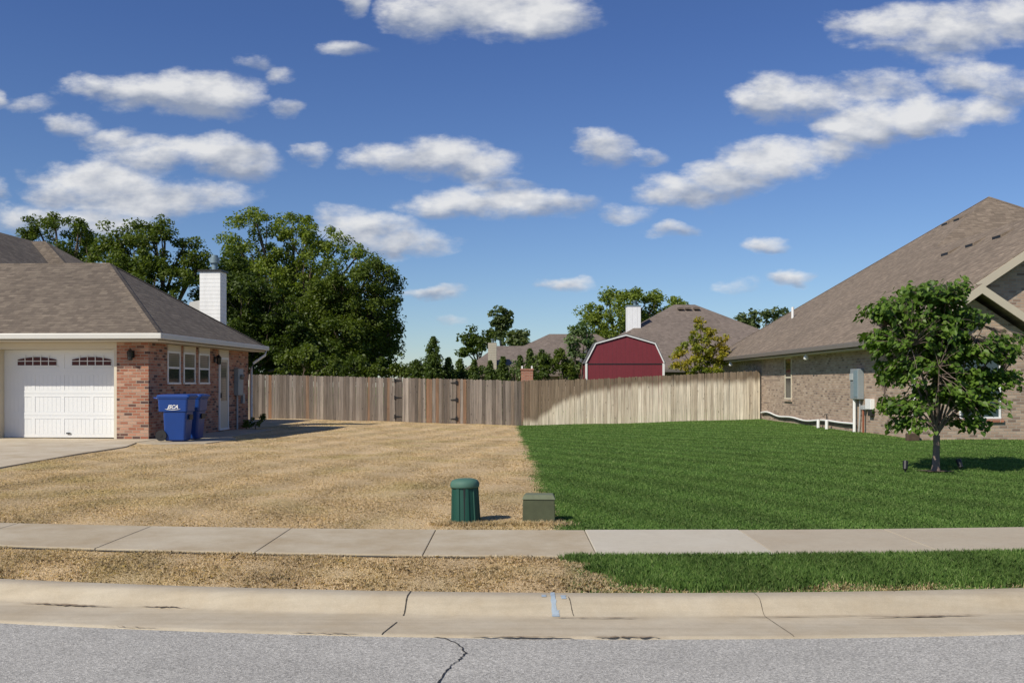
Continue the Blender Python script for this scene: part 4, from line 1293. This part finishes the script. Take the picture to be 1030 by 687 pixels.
def tree(name, label, Z, trunk_px, lobes, mat, cl=26, per=60, size=.16, spread=.55, tr=.2, group=None, depth=1.0, cat='tree', bark='bark', base=None, hang=1.0, lo=.45):
    """lobes are (px, py, rx, ry) at distance Z, given real depth of about their width"""
    tx = (trunk_px - CX) / F * Z
    z0_ = base if base is not None else gz(tx, min(Z, 80))
    root = thing(name, label, cat, (tx, Z, z0_), 0, group)
    L = []
    for i, lb_ in enumerate(lobes):
        px, py, rx, ry = lb_[:4]
        dy = lb_[4] if len(lb_) > 4 else random.uniform(-.5, .5) * rx / F * Z * depth * 1.6
        L.append((np.array([(px - CX) / F * Z - tx, dy, EYE + (HY - py) / F * Z - z0_]), rx / F * Z, ry / F * Z))
    tk = MB()
    top = max(l[0][2] for l in L)
    cx_ = float(np.mean([l[0][0] for l in L])); 
    fork = Vector((cx_ * .15, 0, max(.25 * top, min(l[0][2] - l[2] for l in L) * .8)))
    tube_np(tk, (0, 0, -.1), fork, tr, tr * .72, 8, .03)
    cent = []; spr = []
    for (c_, rx, ry) in L:
        cv = Vector(c_)
        pts = tube_np(tk, fork, cv, tr * .5, tr * .15, 6, .12)
        vol = (rx * rx * ry) ** (1 / 3)
        k_ = max(6, int(cl * (rx * ry) / 1.6))
        d = rng.normal(size=(k_, 3)); d /= np.linalg.norm(d, axis=1)[:, None]
        rr = rng.uniform(lo, 1.0, k_)
        pts_c = c_ + d * rr[:, None] * np.array([rx, rx * depth, ry])
        for j, q in enumerate(pts_c):
            cent.append(q); spr.append(spread * rng.uniform(.55, 1.2))
            if j % 4 == 0: tube_np(tk, pts[random.choice([2, 3])], q, tr * .14, tr * .03, 4, .1)
    tk.build('trunk', bark, root)
    V_ = leaf_cloud(cent, per, spr, size)
    # clump brightness differs a little: older and younger growth
    base_r = np.repeat(rng.random(len(cent)), per)
    rv = np.clip(base_r * .55 + rng.random(len(base_r)) * .45, 0, 1)
    tri_mesh('crown', V_, 4, mat, root, rv)
    return root


G1 = 'tall trees behind the left half of the fence'
tree('shade_tree', 'tall light green open crowned tree rising above the chimney', 52, 288, [(238, 243, 17, 16), (262, 228, 26, 15), (290, 226, 26, 15), (312, 236, 26, 17), (252, 262, 28, 20), (285, 256, 30, 24), (318, 262, 24, 20), (340, 246, 22, 9), (358, 258, 14, 9), (270, 285, 30, 24), (305, 290, 28, 26)],
     'leaf_light', cl=26, per=105, size=.125, spread=.5, tr=.28, group=G1)
tree('shade_tree', 'broad mid green tree at the right edge of the tall tree clump', 50, 345, [(352, 285, 36, 24), (386, 290, 18, 20), (330, 305, 28, 30), (372, 315, 30, 28), (394, 330, 11, 24), (350, 340, 36, 30), (384, 356, 20, 24), (310, 335, 24, 30), (372, 268, 16, 12), (392, 272, 11, 8)],
     'leaf_mid', cl=36, per=110, size=.125, spread=.55, tr=.28, group=G1)
tree('shade_tree', 'dark green bushy tree between the white chimney and the tall pale tree', 47, 242, [(236, 275, 16, 22), (246, 300, 26, 28), (270, 318, 30, 30), (240, 340, 26, 30), (290, 345, 30, 30), (262, 358, 30, 24), (315, 362, 30, 22)],
     'leaf_dark', cl=40, per=110, size=.125, spread=.5, tr=.22, group=G1)
tree('shade_tree', 'far dark tree filling the gaps in the middle of the tall clump', 57, 300, [(225, 290, 26, 34), (255, 305, 30, 40), (300, 310, 40, 44), (345, 325, 44, 44), (290, 350, 50, 36), (370, 345, 30, 30)],
     'leaf_dark', cl=26, per=80, size=.2, spread=.7, tr=.26, group=G1)
tree('shade_tree', 'dark tree with knobbly top behind the left house, just left of the chimney', 46, 160, [(120, 240, 22, 17), (148, 232, 20, 12), (170, 236, 16, 13), (186, 246, 13, 10), (110, 262, 20, 20), (150, 260, 34, 22), (190, 270, 20, 18), (204, 262, 12, 14), (165, 285, 44, 24), (205, 300, 20, 26), (140, 300, 40, 24)],
     'leaf_mid', cl=36, per=100, size=.12, spread=.45, tr=.25, group='trees behind the left house')
tree('shade_tree', 'leftmost tree showing over the ridge of the left house roof', 52, 62, [(36, 228, 16, 13), (58, 224, 16, 11), (84, 229, 14, 10), (66, 244, 30, 16), (24, 240, 8, 8), (100, 246, 14, 12), (60, 262, 40, 18)],
     'leaf_mid', cl=32, per=95, size=.125, spread=.45, tr=.25, group='trees behind the left house')
# low growth along the fence foot
tree('hedge_shrub', 'light green shrub showing over the fence beside the dark tall trees', 42.5, 300, [(290, 366, 15, 16), (308, 360, 13, 18), (330, 368, 16, 14)], 'leaf_mid', cl=60, per=70, size=.13, spread=.35, tr=.07, cat='shrub')
tree('hedge_shrub', 'low shrub over the fence at the right foot of the tall trees', 43, 396, [(388, 370, 12, 12), (404, 375, 9, 8), (372, 366, 12, 12)], 'leaf_mid', cl=60, per=70, size=.12, spread=.3, tr=.06, cat='shrub')

# the middle distance
tree('slender_tree', 'slim tall tree standing alone above the low brown roof', 82, 505, [(503, 318, 7, 8), (509, 323, 6, 8), (505, 334, 6, 8), (500, 326, 5, 7)], 'leaf_far', cl=9, per=60, size=.26, spread=.55, tr=.16)
tree('round_tree', 'dark rounded tree left of the slim tree behind the brown roof', 84, 482, [(470, 344, 8, 8), (480, 337, 11, 9), (492, 338, 8, 8), (482, 351, 18, 9), (466, 352, 7, 6)], 'leaf_dark', cl=9, per=60, size=.26, spread=.6, tr=.2)
tree('round_tree', 'small rounded tree right of the slim tree behind the brown roof', 80, 520, [(515, 340, 8, 7), (524, 337, 7, 7), (526, 344, 6, 8), (514, 349, 10, 8)], 'leaf_far', cl=10, per=60, size=.25, spread=.55, tr=.18)
tree('oak_tree', 'wide spreading tree behind the red barn and white chimney', 72, 628, [(598, 312, 15, 14), (614, 300, 17, 10), (640, 304, 20, 12), (664, 300, 18, 9), (680, 306, 12, 8), (600, 330, 18, 14), (622, 320, 20, 16), (648, 320, 20, 13), (592, 342, 12, 10), (612, 345, 20, 14), (670, 314, 14, 10)],
     'leaf_light', cl=18, per=100, size=.18, spread=.6, tr=.3)
tree('far_tree', 'dark far tree between the two brown roofs on the right', 95, 768, [(756, 318, 12, 8), (772, 317, 11, 8), (762, 328, 16, 9), (790, 318, 9, 6), (782, 326, 14, 8), (744, 322, 6, 6)], 'leaf_far', cl=8, per=60, size=.3, spread=.6, tr=.25)

tree('hedge_shrub', 'mixed low shrub filling the space round the foot of the tallest conifer', 45.5, 440, [(410, 372, 9, 9), (426, 371, 9, 10), (444, 373, 9, 9), (458, 376, 8, 7)], 'leaf_mid', cl=80, per=60, size=.10, spread=.28, tr=.05, cat='shrub')
tree('hedge_shrub', 'mixed low shrub in front of the brown roof below the tan chimney', 46, 490, [(470, 377, 8, 6), (485, 376, 9, 7), (500, 376, 9, 7), (513, 375, 7, 8)], 'leaf_con', cl=80, per=50, size=.10, spread=.26, tr=.05, cat='shrub')
CON = 'small conifers in a row just beyond the fence'
def conifer(px, top, halfw, Z=44, label='', bottom=384, mat='leaf_con', group=CON):
    tx = (px - CX) / F * Z
    root = thing('conifer_tree', label, 'conifer', (tx, Z, gz(tx, Z)), 0, group)
    h = EYE + (HY - top) / F * Z - gz(tx, Z); w_ = halfw / F * Z
    tk = MB(); tk.tube([(0, 0, -.1), (0, 0, h * .5), (0, 0, h * .98)], [.05, .035, .008], 6)
    tiers = max(10, int(h / .11)); cent = []; spr = []
    for i in range(tiers):
        f = i / (tiers - 1)
        zz = .15 + f * (h - .2)
        rr = w_ * 1.15 * (1 - f) ** .62 * random.uniform(.6, 1.2) + .02
        m_ = max(3, int(10 * (1 - f) + 3)); a0 = random.uniform(0, 6.28)
        for k in range(m_):
            a = a0 + k * 2 * math.pi / m_ + random.uniform(-.3, .3)
            q = rr * random.uniform(.55, 1.25)
            tip = Vector((q * math.cos(a), q * math.sin(a), zz + q * .25))
            if k % 2 == 0: tk.tube([(0, 0, zz), tip], [.012, .004], 4, cap=False)
            for s_ in (.45, .75, 1.0):
                cent.append((tip.x * s_, tip.y * s_, zz + (tip.z - zz) * s_)); spr.append(.11 + .13 * (1 - f))
    tk.build('trunk', 'bark', root)
    V_ = leaf_cloud(cent, 16, spr, .085, flat=.1)
    tri_mesh('crown', V_, 4, mat, root, np.clip(np.repeat(rng.random(len(cent)) * .5, 16) + rng.random(len(V_) // 4) * .5, 0, 1))
    return root


tree('hedge_shrub', 'dense dark shrub below the leaning limbs of the right tall tree', 44.5, 352, [(340, 372, 14, 12), (356, 370, 14, 13), (372, 374, 12, 10), (324, 374, 12, 10)], 'leaf_dark', cl=70, per=80, size=.12, spread=.32, tr=.07, cat='shrub')
conifer(436, 339, 15, 43.5, 'tallest narrow conifer, with a pointed tip well above the others')
conifer(419, 362, 17, 44.5, 'broad low conifer just left of the tallest pointed conifer')
conifer(451, 360, 12, 44, 'conifer just right of the tallest pointed conifer')
conifer(463, 361, 8, 45, 'thin conifer at the left end of the brown roof')
conifer(477, 362, 8, 44, 'small conifer below the left slope of the brown roof, left of the tan chimney')
conifer(493, 363, 8, 44, 'small conifer directly below the tan chimney')
conifer(506, 359, 10, 44, 'conifer just right of the tan chimney')
conifer(523, 358, 7, 44.5, 'thin conifer just left of the orange brick pillar')
conifer(533, 351, 9, 47, 'conifer rising behind the orange brick pillar')
tree('round_tree', 'dense dark green tree between the orange brick pillar and the pale tree', 45, 549, [(547, 358, 9, 10), (551, 368, 12, 12), (543, 372, 9, 10)], 'leaf_con', cl=120, per=50, size=.10, spread=.24, tr=.06)
tree('round_tree', 'bright green bushy tree left of the pale leaved tree', 44, 564, [(562, 358, 8, 9), (566, 368, 11, 12), (573, 373, 9, 10)], 'leaf_mid', cl=110, per=50, size=.11, spread=.24, tr=.06)
tree('pear_tree', 'pale green upright tree touching the left side of the red barn', 46.5, 584, [(580, 334, 7, 9), (588, 332, 6, 10), (577, 348, 8, 10), (590, 348, 8, 10), (583, 362, 10, 12), (574, 372, 8, 9)], 'leaf_pear', cl=80, per=50, size=.13, spread=.3, tr=.08)
tree('bare_shrub', 'pale thin twiggy shrub just left of the orange brick pillar', 43, 519, [(518, 370, 4, 8), (522, 374, 3, 6)], 'leaf_pear', cl=60, per=16, size=.08, spread=.2, tr=.04, cat='shrub')
Ty = 42.0
tree('maple_tree', 'green tree turning yellow behind the fence between the barn and the tan house', Ty, 704, [(704, 328, 5, 11), (697, 340, 7, 10), (713, 338, 8, 10), (727, 345, 7, 9), (686, 352, 7, 10), (702, 354, 11, 12), (718, 356, 12, 11), (680, 362, 6, 9), (694, 368, 12, 10), (712, 370, 14, 9), (729, 358, 5, 8)],
     'leaf_turn', cl=130, per=46, size=.095, spread=.22, tr=.06)


# ------------------------------------------------------------------ the red bud tree in the front lawn, built leaf by leaf
def redbud():
    Z = 14.6; x_ = (942 - CX) / F * Z
    root = thing('young_tree', 'young heart leaved tree with low forked trunk on the green lawn', 'tree', (x_, Z, gz(x_, Z)))
    tk = MB()
    fk = Vector((.0, 0, .56))
    tk.tube([(-.005, 0, -.08), (-.012, 0, .0), (-.01, 0, .12), (.0, 0, .4), fk], [.085, .070, .056, .048, .050], 12)
    s = 958 / Z
    def loc(px, py, dy=0): return Vector(((px - 942) / s, dy, (475 - py) / s))
    tips = [(896, 398, .25), (905, 350, -.4), (920, 320, .3), (945, 305, -.2), (965, 300, .2), (985, 345, .4), (975, 330, -.45), (1000, 378, -.2), (1008, 358, .2), (930, 370, -.5), (955, 360, .55), (915, 410, -.2), (890, 330, .1), (960, 400, -.35), (985, 405, .2)]
    limb = []
    for i, (px, py, dy) in enumerate(tips):
        q = loc(px, py, dy)
        base_ = fk + Vector((random.uniform(-.02, .02), random.uniform(-.02, .02), random.uniform(-.04, .03)))
        mid = base_.lerp(q, .5) + Vector((0, 0, .10)) - Vector((q.x, 0, 0)) * .12
        pts = [(1 - u_) ** 2 * base_ + 2 * u_ * (1 - u_) * mid + u_ * u_ * q for u_ in [k / 7 for k in range(8)]]
        r0 = .026 if i % 2 else .019
        tk.tube(pts, [r0 * (1 - .78 * k / 7) for k in range(8)], 7, cap=False)
        limb.append(pts)
    # crown outline as lobes
    lobes = [(893, 312, 20, 15), (884, 345, 16, 16), (917, 298, 18, 13), (948, 297, 20, 15), (925, 330, 26, 22), (960, 322, 20, 18), (900, 372, 20, 18), (938, 358, 26, 20), (972, 352, 26, 16), (1006, 352, 20, 11), (1000, 384, 22, 14), (965, 384, 24, 15), (903, 408, 18, 11), (985, 406, 18, 12), (940, 396, 18, 8), (962, 402, 12, 8), (873, 312, 9, 8), (1020, 344, 8, 7), (906, 428, 10, 7), (976, 426, 13, 6)]
    tw = []; leaves = []
    for (px, py, rx, ry) in lobes:
        k_ = int(rx * ry / 2.7) + 8
        for _ in range(k_):
            d = rng.normal(size=3); d = [float(q) for q in d / np.linalg.norm(d)]
            r_ = float(rng.uniform(.25, 1.0))
            c_ = loc(948 + (px - 948) * .90, py) + Vector((d[0] * r_ * rx / s, d[1] * r_ * .95 + random.uniform(-.18, .18), d[2] * r_ * ry / s))
            if abs(c_.y) > 1.15: c_.y *= .6
            # a twig to the nearest limb, its leaves hang along the end
            best = min((p for L_ in limb for p in L_[2:]), key=lambda p: (p - c_).length)
            if (best - c_).length > .75 and random.random() < .5: continue
            a = best.lerp(c_, .35 if (best - c_).length > .3 else 0) if random.random() < .5 else best
            dr_ = (c_ - best).normalized() if (c_ - best).length > 1e-4 else Vector((0, 0, 1))
            end = c_ + dr_ * .03
            tk.tube([best, best.lerp(end, .55) + Vector((0, 0, .03)), end], [.006, .004, .002], 4, cap=False)
            for j in range(random.randint(4, 7)):
                p = best.lerp(end, random.uniform(.55, 1.05)) + Vector((random.gauss(0, .035), random.gauss(0, .035), random.gauss(0, .03)))
                leaves.append((p, dr_))
    tk.build('trunk', 'bark2', root)
    # heart-shaped blade, two halves slightly folded: 8-gon outline as two 5-gons
    half = [(0, 0), (.30, -.12), (.50, .10), (.46, .45), (.22, .80), (0, 1.05)]
    Vs = []; rnd_ = []
    for (p, dr_) in leaves:
        sz = random.uniform(.050, .086)
        out = Vector((dr_.x + random.gauss(0, .5), dr_.y + random.gauss(0, .5), -.55 + random.gauss(0, .3))).normalized()
        nn2 = Vector((random.gauss(0, .45) - .15, random.gauss(0, .45) - .15, 1.0))
        side = out.cross(nn2)
        if side.length < 1e-3: continue
        side.normalize(); nr = side.cross(out).normalized()
        fold = random.uniform(.08, .3)
        rv = random.random()
        for sg in (1, -1):
            poly = [p + out * (b_ * sz) + side * (sg * a * sz * 1.05) + nr * (abs(a) * fold * sz) - nr * (b_ * b_ * .18 * sz) for a, b_ in half]
            if sg < 0: poly = poly[::-1]
            Vs += [tuple(q) for q in poly]; rnd_.append(rv)
    tri_mesh('crown', np.array(Vs), 6, 'leaf_red', root, np.array(rnd_))
    # worn ring of soil round the trunk
    mb = MB(); vs_ = []
    for a in np.linspace(0, 2 * math.pi, 25)[:-1]:
        rr = random.uniform(.13, .30)
        vs_.append((x_ - .05 + rr * 1.1 * math.cos(a), Z - .02 + rr * .7 * math.sin(a), gz(x_, Z) + .022))
    mb.add(vs_, [tuple(range(24))])
    tag(mb.build('soil_ring', 'soil'), kind='structure')


redbud()
for (px, py, lab) in ((910.5, 474.5, 'small dark garden spotlight left of the young tree trunk'), (965.5, 473, 'small dark garden spotlight in the shade right of the young tree trunk')):
    Y = F * 1.355 / (py - HY); x_ = (px - CX) / F * Y
    r_ = thing('garden_light', lab, 'garden light', (x_, Y, gz(x_, Y)), 0, 'garden spotlights by the young tree')
    MB().tube([(0, 0, -.05), (0, 0, .07)], .012, 6).build('stake', 'black', r_)
    k_ = (942 - px) / 40
    MB().tube([(-k_ * .01, -.02, .05), (k_ * .022, .03, .17)], [.034, .042], 12).build('lamp_head', 'black', r_)


# ------------------------------------------------------------------ red barn shed
SZ = 45.0
def shx(px): return (px - CX) / F * SZ
def shz(py): return EYE + (HY - py) / F * SZ
gb = -.1
SH = thing('barn_shed', 'dark red gambrel roofed shed with white trim behind the pale fence', 'shed', (shx(629), SZ, 0))
ox = shx(629)
prof = [(shx(589) - ox, gb), (shx(589) - ox, shz(365)), (shx(599) - ox, shz(345.5)), (0.03, shz(337)), (shx(659) - ox, shz(345.5)), (shx(668) - ox, shz(365)), (shx(668) - ox, gb)]
DEP = 4.4
MB().prism([(a, 0, c) for a, c in prof], (0, DEP, 0)).build('wall', 'barn', SH)
rf = MB()
for (a, b_) in zip(prof[1:5], prof[2:6]):
    d = Vector((b_[0] - a[0], 0, b_[1] - a[1])).normalized(); nrm = Vector((-d.z, 0, d.x))
    pa = Vector((a[0], -.06, a[1])) + nrm * .006; pb = Vector((b_[0], -.06, b_[1])) + nrm * .006
    rf.prism([pa - (d * .05 if a is prof[1] else d * 0), pb + (d * .05 if b_ is prof[5] else d * 0), pb + nrm * .05 + (d * .05 if b_ is prof[5] else d * 0), pa + nrm * .05 - (d * .05 if a is prof[1] else d * 0)], (0, DEP + .12, 0))
rf.build('roof', 'shingle_g', SH)
tr_ = MB()
def trim(a, b_, w_=.035, y0_=-.035, t_=.03):
    a, b_ = Vector((a[0], y0_, a[1])), Vector((b_[0], y0_, b_[1])); d = (b_ - a).normalized(); nrm = Vector((-d.z, 0, d.x))
    if nrm.z < 0: nrm = -nrm
    tr_.prism([a + nrm * .018, b_ + nrm * .018, b_ - nrm * w_, a - nrm * w_], (0, -t_, 0))
yoff = 0
for i, (a, b_) in enumerate(zip(prof[1:5], prof[2:6])): trim(a, b_, y0_=-.036 - .003 * i)
tr_.box(prof[0][0] - .02, prof[0][0] + .08, -.045, -.002, gb, prof[1][1] - .02); tr_.box(prof[6][0] - .08, prof[6][0] + .02, -.045, -.002, gb, prof[5][1] - .02)
tr_.build('trim', 'white', SH)
MB().box(prof[1][0] + .1, prof[5][0] - .1, -.012, -.003, shz(366.8), shz(365.6)).build('seam', 'black', SH)


# ------------------------------------------------------------------ houses beyond the fence
H3 = thing('brown_roofed_house', 'brown hip roofed house with tall white chimney behind the red barn', 'house', (0, 0, 0))
def hp(px, py, Z): return tuple(PT(px, py, Z))
r0, r1 = hp(678, 306.5, 60), hp(699, 306.5, 60)
ez = 2.35
fl, fr2 = (r0[0] - 7.4, 52.4, ez), (r1[0] + 7.9, 52.4, ez)
bl, br2 = (r0[0] - 7.4, 67.5, ez), (r1[0] + 7.9, 67.5, ez)
roof('roof', [[fl, fr2, r1, r0], [fr2, br2, r1], [br2, bl, r0, r1], [bl, fl, r0]], 'shingle_f', H3, .2)
MB().box(fl[0] + .4, fr2[0] - .4, 52.9, 67.0, -.6, ez - .1).build('wall', 'brick_r', H3)
g = MB(); g.box(fl[0], fr2[0], 52.26, 52.398, ez - .16, ez - .02); g.build('gutter', 'gutter_b', H3)
for px in (684.5, 692, 700.5):
    p = PT(px, 309, 59.2); MB().box(p.x - .17, p.x + .17, p.y - .15, p.y + .3, p.z - .14, p.z - .04).build('roof_vent', 'shingle_l', H3)
p0 = PT(631, 308, 57); p1 = PT(644.5, 308, 57)
ch = MB().box(p0.x, p1.x, 57, 57.8, 2.0, p0.z).build('chimney', 'lapv', H3)
MB().box(p0.x - .04, p1.x + .04, 56.96, 57.84, p0.z + .002, p0.z + .06).build('chimney_cap', 'galv', ch)
MB().lathe([(.09, p0.z + .06), (.09, p0.z + .28), (.13, p0.z + .30), (.13, p0.z + .36)], 10, ((p0.x + p1.x) / 2 + .1, 57.4)).build('flue', 'galv', ch)

H4 = thing('brown_roofed_house', 'low brown roofed house with tan chimney left of the red barn', 'house', (0, 0, 0))
a0, a1 = hp(500, 348, 64), hp(546, 348, 64)
lf, lr_ = (hp(462, 374, 59)[0], 58.5, 2.2), (hp(462, 374, 59)[0], 69.5, 2.2)
roof('roof', [[lf, (a1[0] + 5, 58.5, 2.2), (a1[0], 64, a1[2]), (a0[0], 64, a0[2])], [lf, (a0[0], 64, a0[2]), lr_], [lr_, (a0[0], 64, a0[2]), (a1[0], 64, a1[2]), (a1[0] + 5, 69.5, 2.2)]], 'shingle_f', H4, .2)
b0, b1 = hp(552.5, 336, 70), hp(600, 336, 70)
roof('roof', [[(b0[0] - 5.6, 64.2, 2.4), (b1[0] + 4, 64.2, 2.4), b1, b0], [(b0[0] - 5.6, 75.8, 2.4), (b0[0] - 5.6, 64.2, 2.4), b0], [(b1[0] + 4, 75.8, 2.4), (b0[0] - 5.6, 75.8, 2.4), b0, b1], [(b1[0] + 4, 64.2, 2.4), (b1[0] + 4, 75.8, 2.4), b1]], 'shingle_f', H4, .2)
MB().box(lf[0] + .5, a1[0] + 4.5, 59, 69, -.8, 2.1).build('wall', 'brick_r', H4)
MB().box(b0[0] - 5, b1[0] + 3.5, 69.1, 75.4, -.8, 2.3).build('wall', 'brick_r', H4)
c0, c1 = PT(491, 345, 59.5), PT(499.5, 345, 59.5)
ch = MB().box(c0.x, c1.x, 59.2, 60.4, 1.8, c0.z).build('chimney', 'lapc', H4)
MB().lathe([(.07, c0.z), (.07, c0.z + .18), (.11, c0.z + .2), (.11, c0.z + .26)], 10, ((c0.x + c1.x) / 2, 59.8)).build('flue', 'galv', ch)

PL = thing('brick_pillar', 'orange brick pillar topping out just above the middle of the fence', 'pillar', (PT(530, 380, 43).x, 43, 0))
MB().box(-.27, .27, -.27, .27, -.3, 2.16).build('shaft', 'brick_o', PL)
MB().box(-.30, .30, -.30, .30, 2.163, 2.23).build('cap', 'brick_o', PL)
for dx in (-.22, .22):
    MB().box(dx - .035, dx + .035, -.05, .05, 2.233, 2.36).build('bracket', 'white', PL)

# shrub in the shade at the back corner of the left house
tree('small_shrub', 'small green shrub at the back corner of the red brick house', 30.2, 257, [(256, 424, 7, 6, 0), (262, 421, 4, 5, .1), (249, 427, 5, 4, -.1)], 'leaf_mid', cl=200, per=26, size=.07, spread=.12, tr=.02, cat='shrub')


# ------------------------------------------------------------------ grass
def blades(name, x, y, z, h, w_, lean, mat, bend=.5):
    n = len(x)
    a = rng.uniform(0, 2 * math.pi, n)
    la = rng.uniform(0, 2 * math.pi, n)
    L = lean * rng.uniform(.2, 1.3, n)
    base_ = np.stack([x, y, z - .004], 1)
    s_ = np.stack([np.cos(a), np.sin(a), np.zeros(n)], 1) * (w_ / 2)[:, None]
    ld = np.stack([np.cos(la), np.sin(la), np.zeros(n)], 1)
    mid = base_ + ld * (h * L * .30)[:, None] + np.array([0, 0, 1.0]) * (h * .62)[:, None]
    tip = base_ + ld * (h * L)[:, None] + np.array([0, 0, 1.0]) * (h * np.sqrt(np.clip(1.15 - np.minimum(L, 1.0) ** 2 * .9, .05, 1)))[:, None]
    P_ = np.stack([base_ - s_, base_ + s_, mid + s_ * .75, tip, mid - s_ * .75], 1).reshape(-1, 3)
    o_ = tri_mesh(name, P_, 5, mat, None, rng.random(n))
    return o_


def sample_strip(n, x0_, x1_, y0_, y1_, bend_y=None):
    x = rng.uniform(x0_, x1_, n); f = rng.random(n)
    return x, f


def bound(x, y):
    return x - (.46 - .0065 * y) + .05 * np.sin(y * 1.1) + .03 * np.sin(y * 3.3 + 2 * x) + .03 * np.sin(y * 11 + 5 * x) + rng.normal(0, .055, len(x))


def verge_mask(x, y, yl):
    """green tuft begins at x~.47 by the walk, x~.75 by the curb, dry litter along the curb"""
    f = (yl - 6.57) / (7.44 - 6.57)
    e = x - (.86 - .42 * f) + .05 * np.sin(yl * 19) + rng.normal(0, .04, len(x))
    g_ = (e > 0) & (f > .11 + .07 * np.sin(x * 3.1) + .05 * np.sin(x * 8.7) + rng.normal(0, .06, len(x)))
    return g_


DX, DY, DZ, DH, DW, DL = [], [], [], [], [], []
GX, GY, GZ, GH, GW, GL_ = [], [], [], [], [], []
# verge strip
n = 105000
x = rng.uniform(-5.2, 5.2, n); yl = rng.uniform(6.575, 7.445, n)
off = curve(x, 6.5) + (curve(x, 7.5) - curve(x, 6.5)) * (yl - 6.57) / .87
y = yl + off
z = np.interp(yl, [6.57, 6.75, 7.10, 7.46], [.150, .185, .215, .235])
gm = verge_mask(x, y, yl)
hvar = .7 + .35 * np.sin(x * 6 + y * 4) * np.sin(x * 2.3 - y * 7)
GX.append(x[gm]); GY.append(y[gm]); GZ.append(z[gm]); GH.append(rng.uniform(.035, .07, gm.sum())); GW.append(np.full(gm.sum(), .0050)); GL_.append(np.full(gm.sum(), .6))
dm = ~gm
DX.append(x[dm]); DY.append(y[dm]); DZ.append(z[dm]); DH.append(rng.uniform(.014, .042, dm.sum()) * hvar[dm]); DW.append(np.full(dm.sum(), .0048)); DL.append(np.full(dm.sum(), 1.25))
# extra tall dense tuft on the green verge
n = 60000
x = rng.uniform(.35, 5.2, n); yl = rng.uniform(6.6, 7.46, n)
y = yl + curve(x, 6.5) + (curve(x, 7.5) - curve(x, 6.5)) * (yl - 6.57) / .87
gm = verge_mask(x, y, yl)
x, y, yl = x[gm], y[gm], yl[gm]
GX.append(x); GY.append(y); GZ.append(np.interp(yl, [6.57, 6.75, 7.10, 7.46], [.150, .185, .215, .235])); GH.append(rng.uniform(.035, .062, len(x))); GW.append(np.full(len(x), .005)); GL_.append(np.full(len(x), .6))
# lawns behind the sidewalk: bands, thinner and coarser with distance
bands = [(8.745, 11, 6500), (11, 14, 4200), (14, 19, 2200), (19, 26, 1000), (26, 39.2, 480)]
for (ya, yb, dens_) in bands:
    xw = .56 * yb + 1
    n = int(dens_ * (yb - ya) * 2 * xw)
    x = rng.uniform(-xw, xw, n); y0_ = rng.uniform(ya, yb, n)
    y = y0_ + curve(x, 8.8) * np.clip(1 - (y0_ - 8.735) / 7, 0, 1)
    keep = np.abs(x) < .56 * y0_ + .8
    keep &= ~((x > 9.78) & (y > 22.8)) & ~((x < -8.2) & (y > 23.3)) & (y < np.interp(x, [-22, -10.9, .49, 9.76], [39.6, 39.4, 39.0, 37.35]))
    dl = np.interp(y, [9.4, 12, 15, 18, 20.6, 22.2], [-7.9, -8.1, -8.1, -8.2, -8.35, -8.75])
    keep &= ~((x < dl - .07) & (y > 9.3) & (y < 24))
    keep &= ~((x < np.interp(y, [21.7, 24.0, 25.5, 29.6], [-6.97, -6.95, -7.5, -7.45])) & (y > 21.62 + .04 * (x + 8)) & (y < 29.6))
    dt = ((x - 6.46) / .34) ** 2 + ((y - 14.58) / .18) ** 2
    keep &= (dt > 1) | (rng.random(n) < .12)
    x, y = x[keep], y[keep]
    z = sheet_z(x, y)
    sc = np.maximum(1, y / 10)
    gm = bound(x, y) > 0
    dm = ~gm
    edge = np.exp(-((y - 8.78) / .12) ** 2)
    stripe = np.sin((y * .44 + x * .90) * 2 * math.pi / .95)
    k = gm.sum()
    GX.append(x[gm]); GY.append(y[gm]); GZ.append(z[gm]); GH.append(rng.uniform(.018, .034, k)); GW.append(.0052 * sc[gm]); GL_.append(np.full(k, .8))
    k = dm.sum()
    clump = .75 + .3 * np.sin(x * 3.3 + 1.3 * np.sin(y * 1.9)) * np.sin(y * 2.7 + x)
    DX.append(x[dm]); DY.append(y[dm]); DZ.append(z[dm]); DH.append(rng.uniform(.013, .030, k) * clump[dm]); DW.append(.0050 * sc[dm]); DL.append(np.full(k, 1.25))
cat = np.concatenate
tag(blades('green_grass', cat(GX), cat(GY), cat(GZ), cat(GH), cat(GW), cat(GL_), 'green_blades'), kind='stuff')
tag(blades('dry_grass', cat(DX), cat(DY), cat(DZ), cat(DH), cat(DW), cat(DL), 'dry_blades'), kind='stuff')
# a few longer tufts round the utility boxes and along the walk edge
n = 3800
cx_ = rng.uniform(-.75, .52, n) + rng.normal(0, .05, n); cy_ = 9.10 + rng.normal(0, .045, n)
o_ = blades('dry_grass', cx_, cy_, sheet_z(cx_, cy_), rng.uniform(.02, .055, n), np.full(n, .0045), np.full(n, .8), 'dry_blades')
tag(o_, kind='stuff')
print('blades', len(cat(GX)), len(cat(DX)))
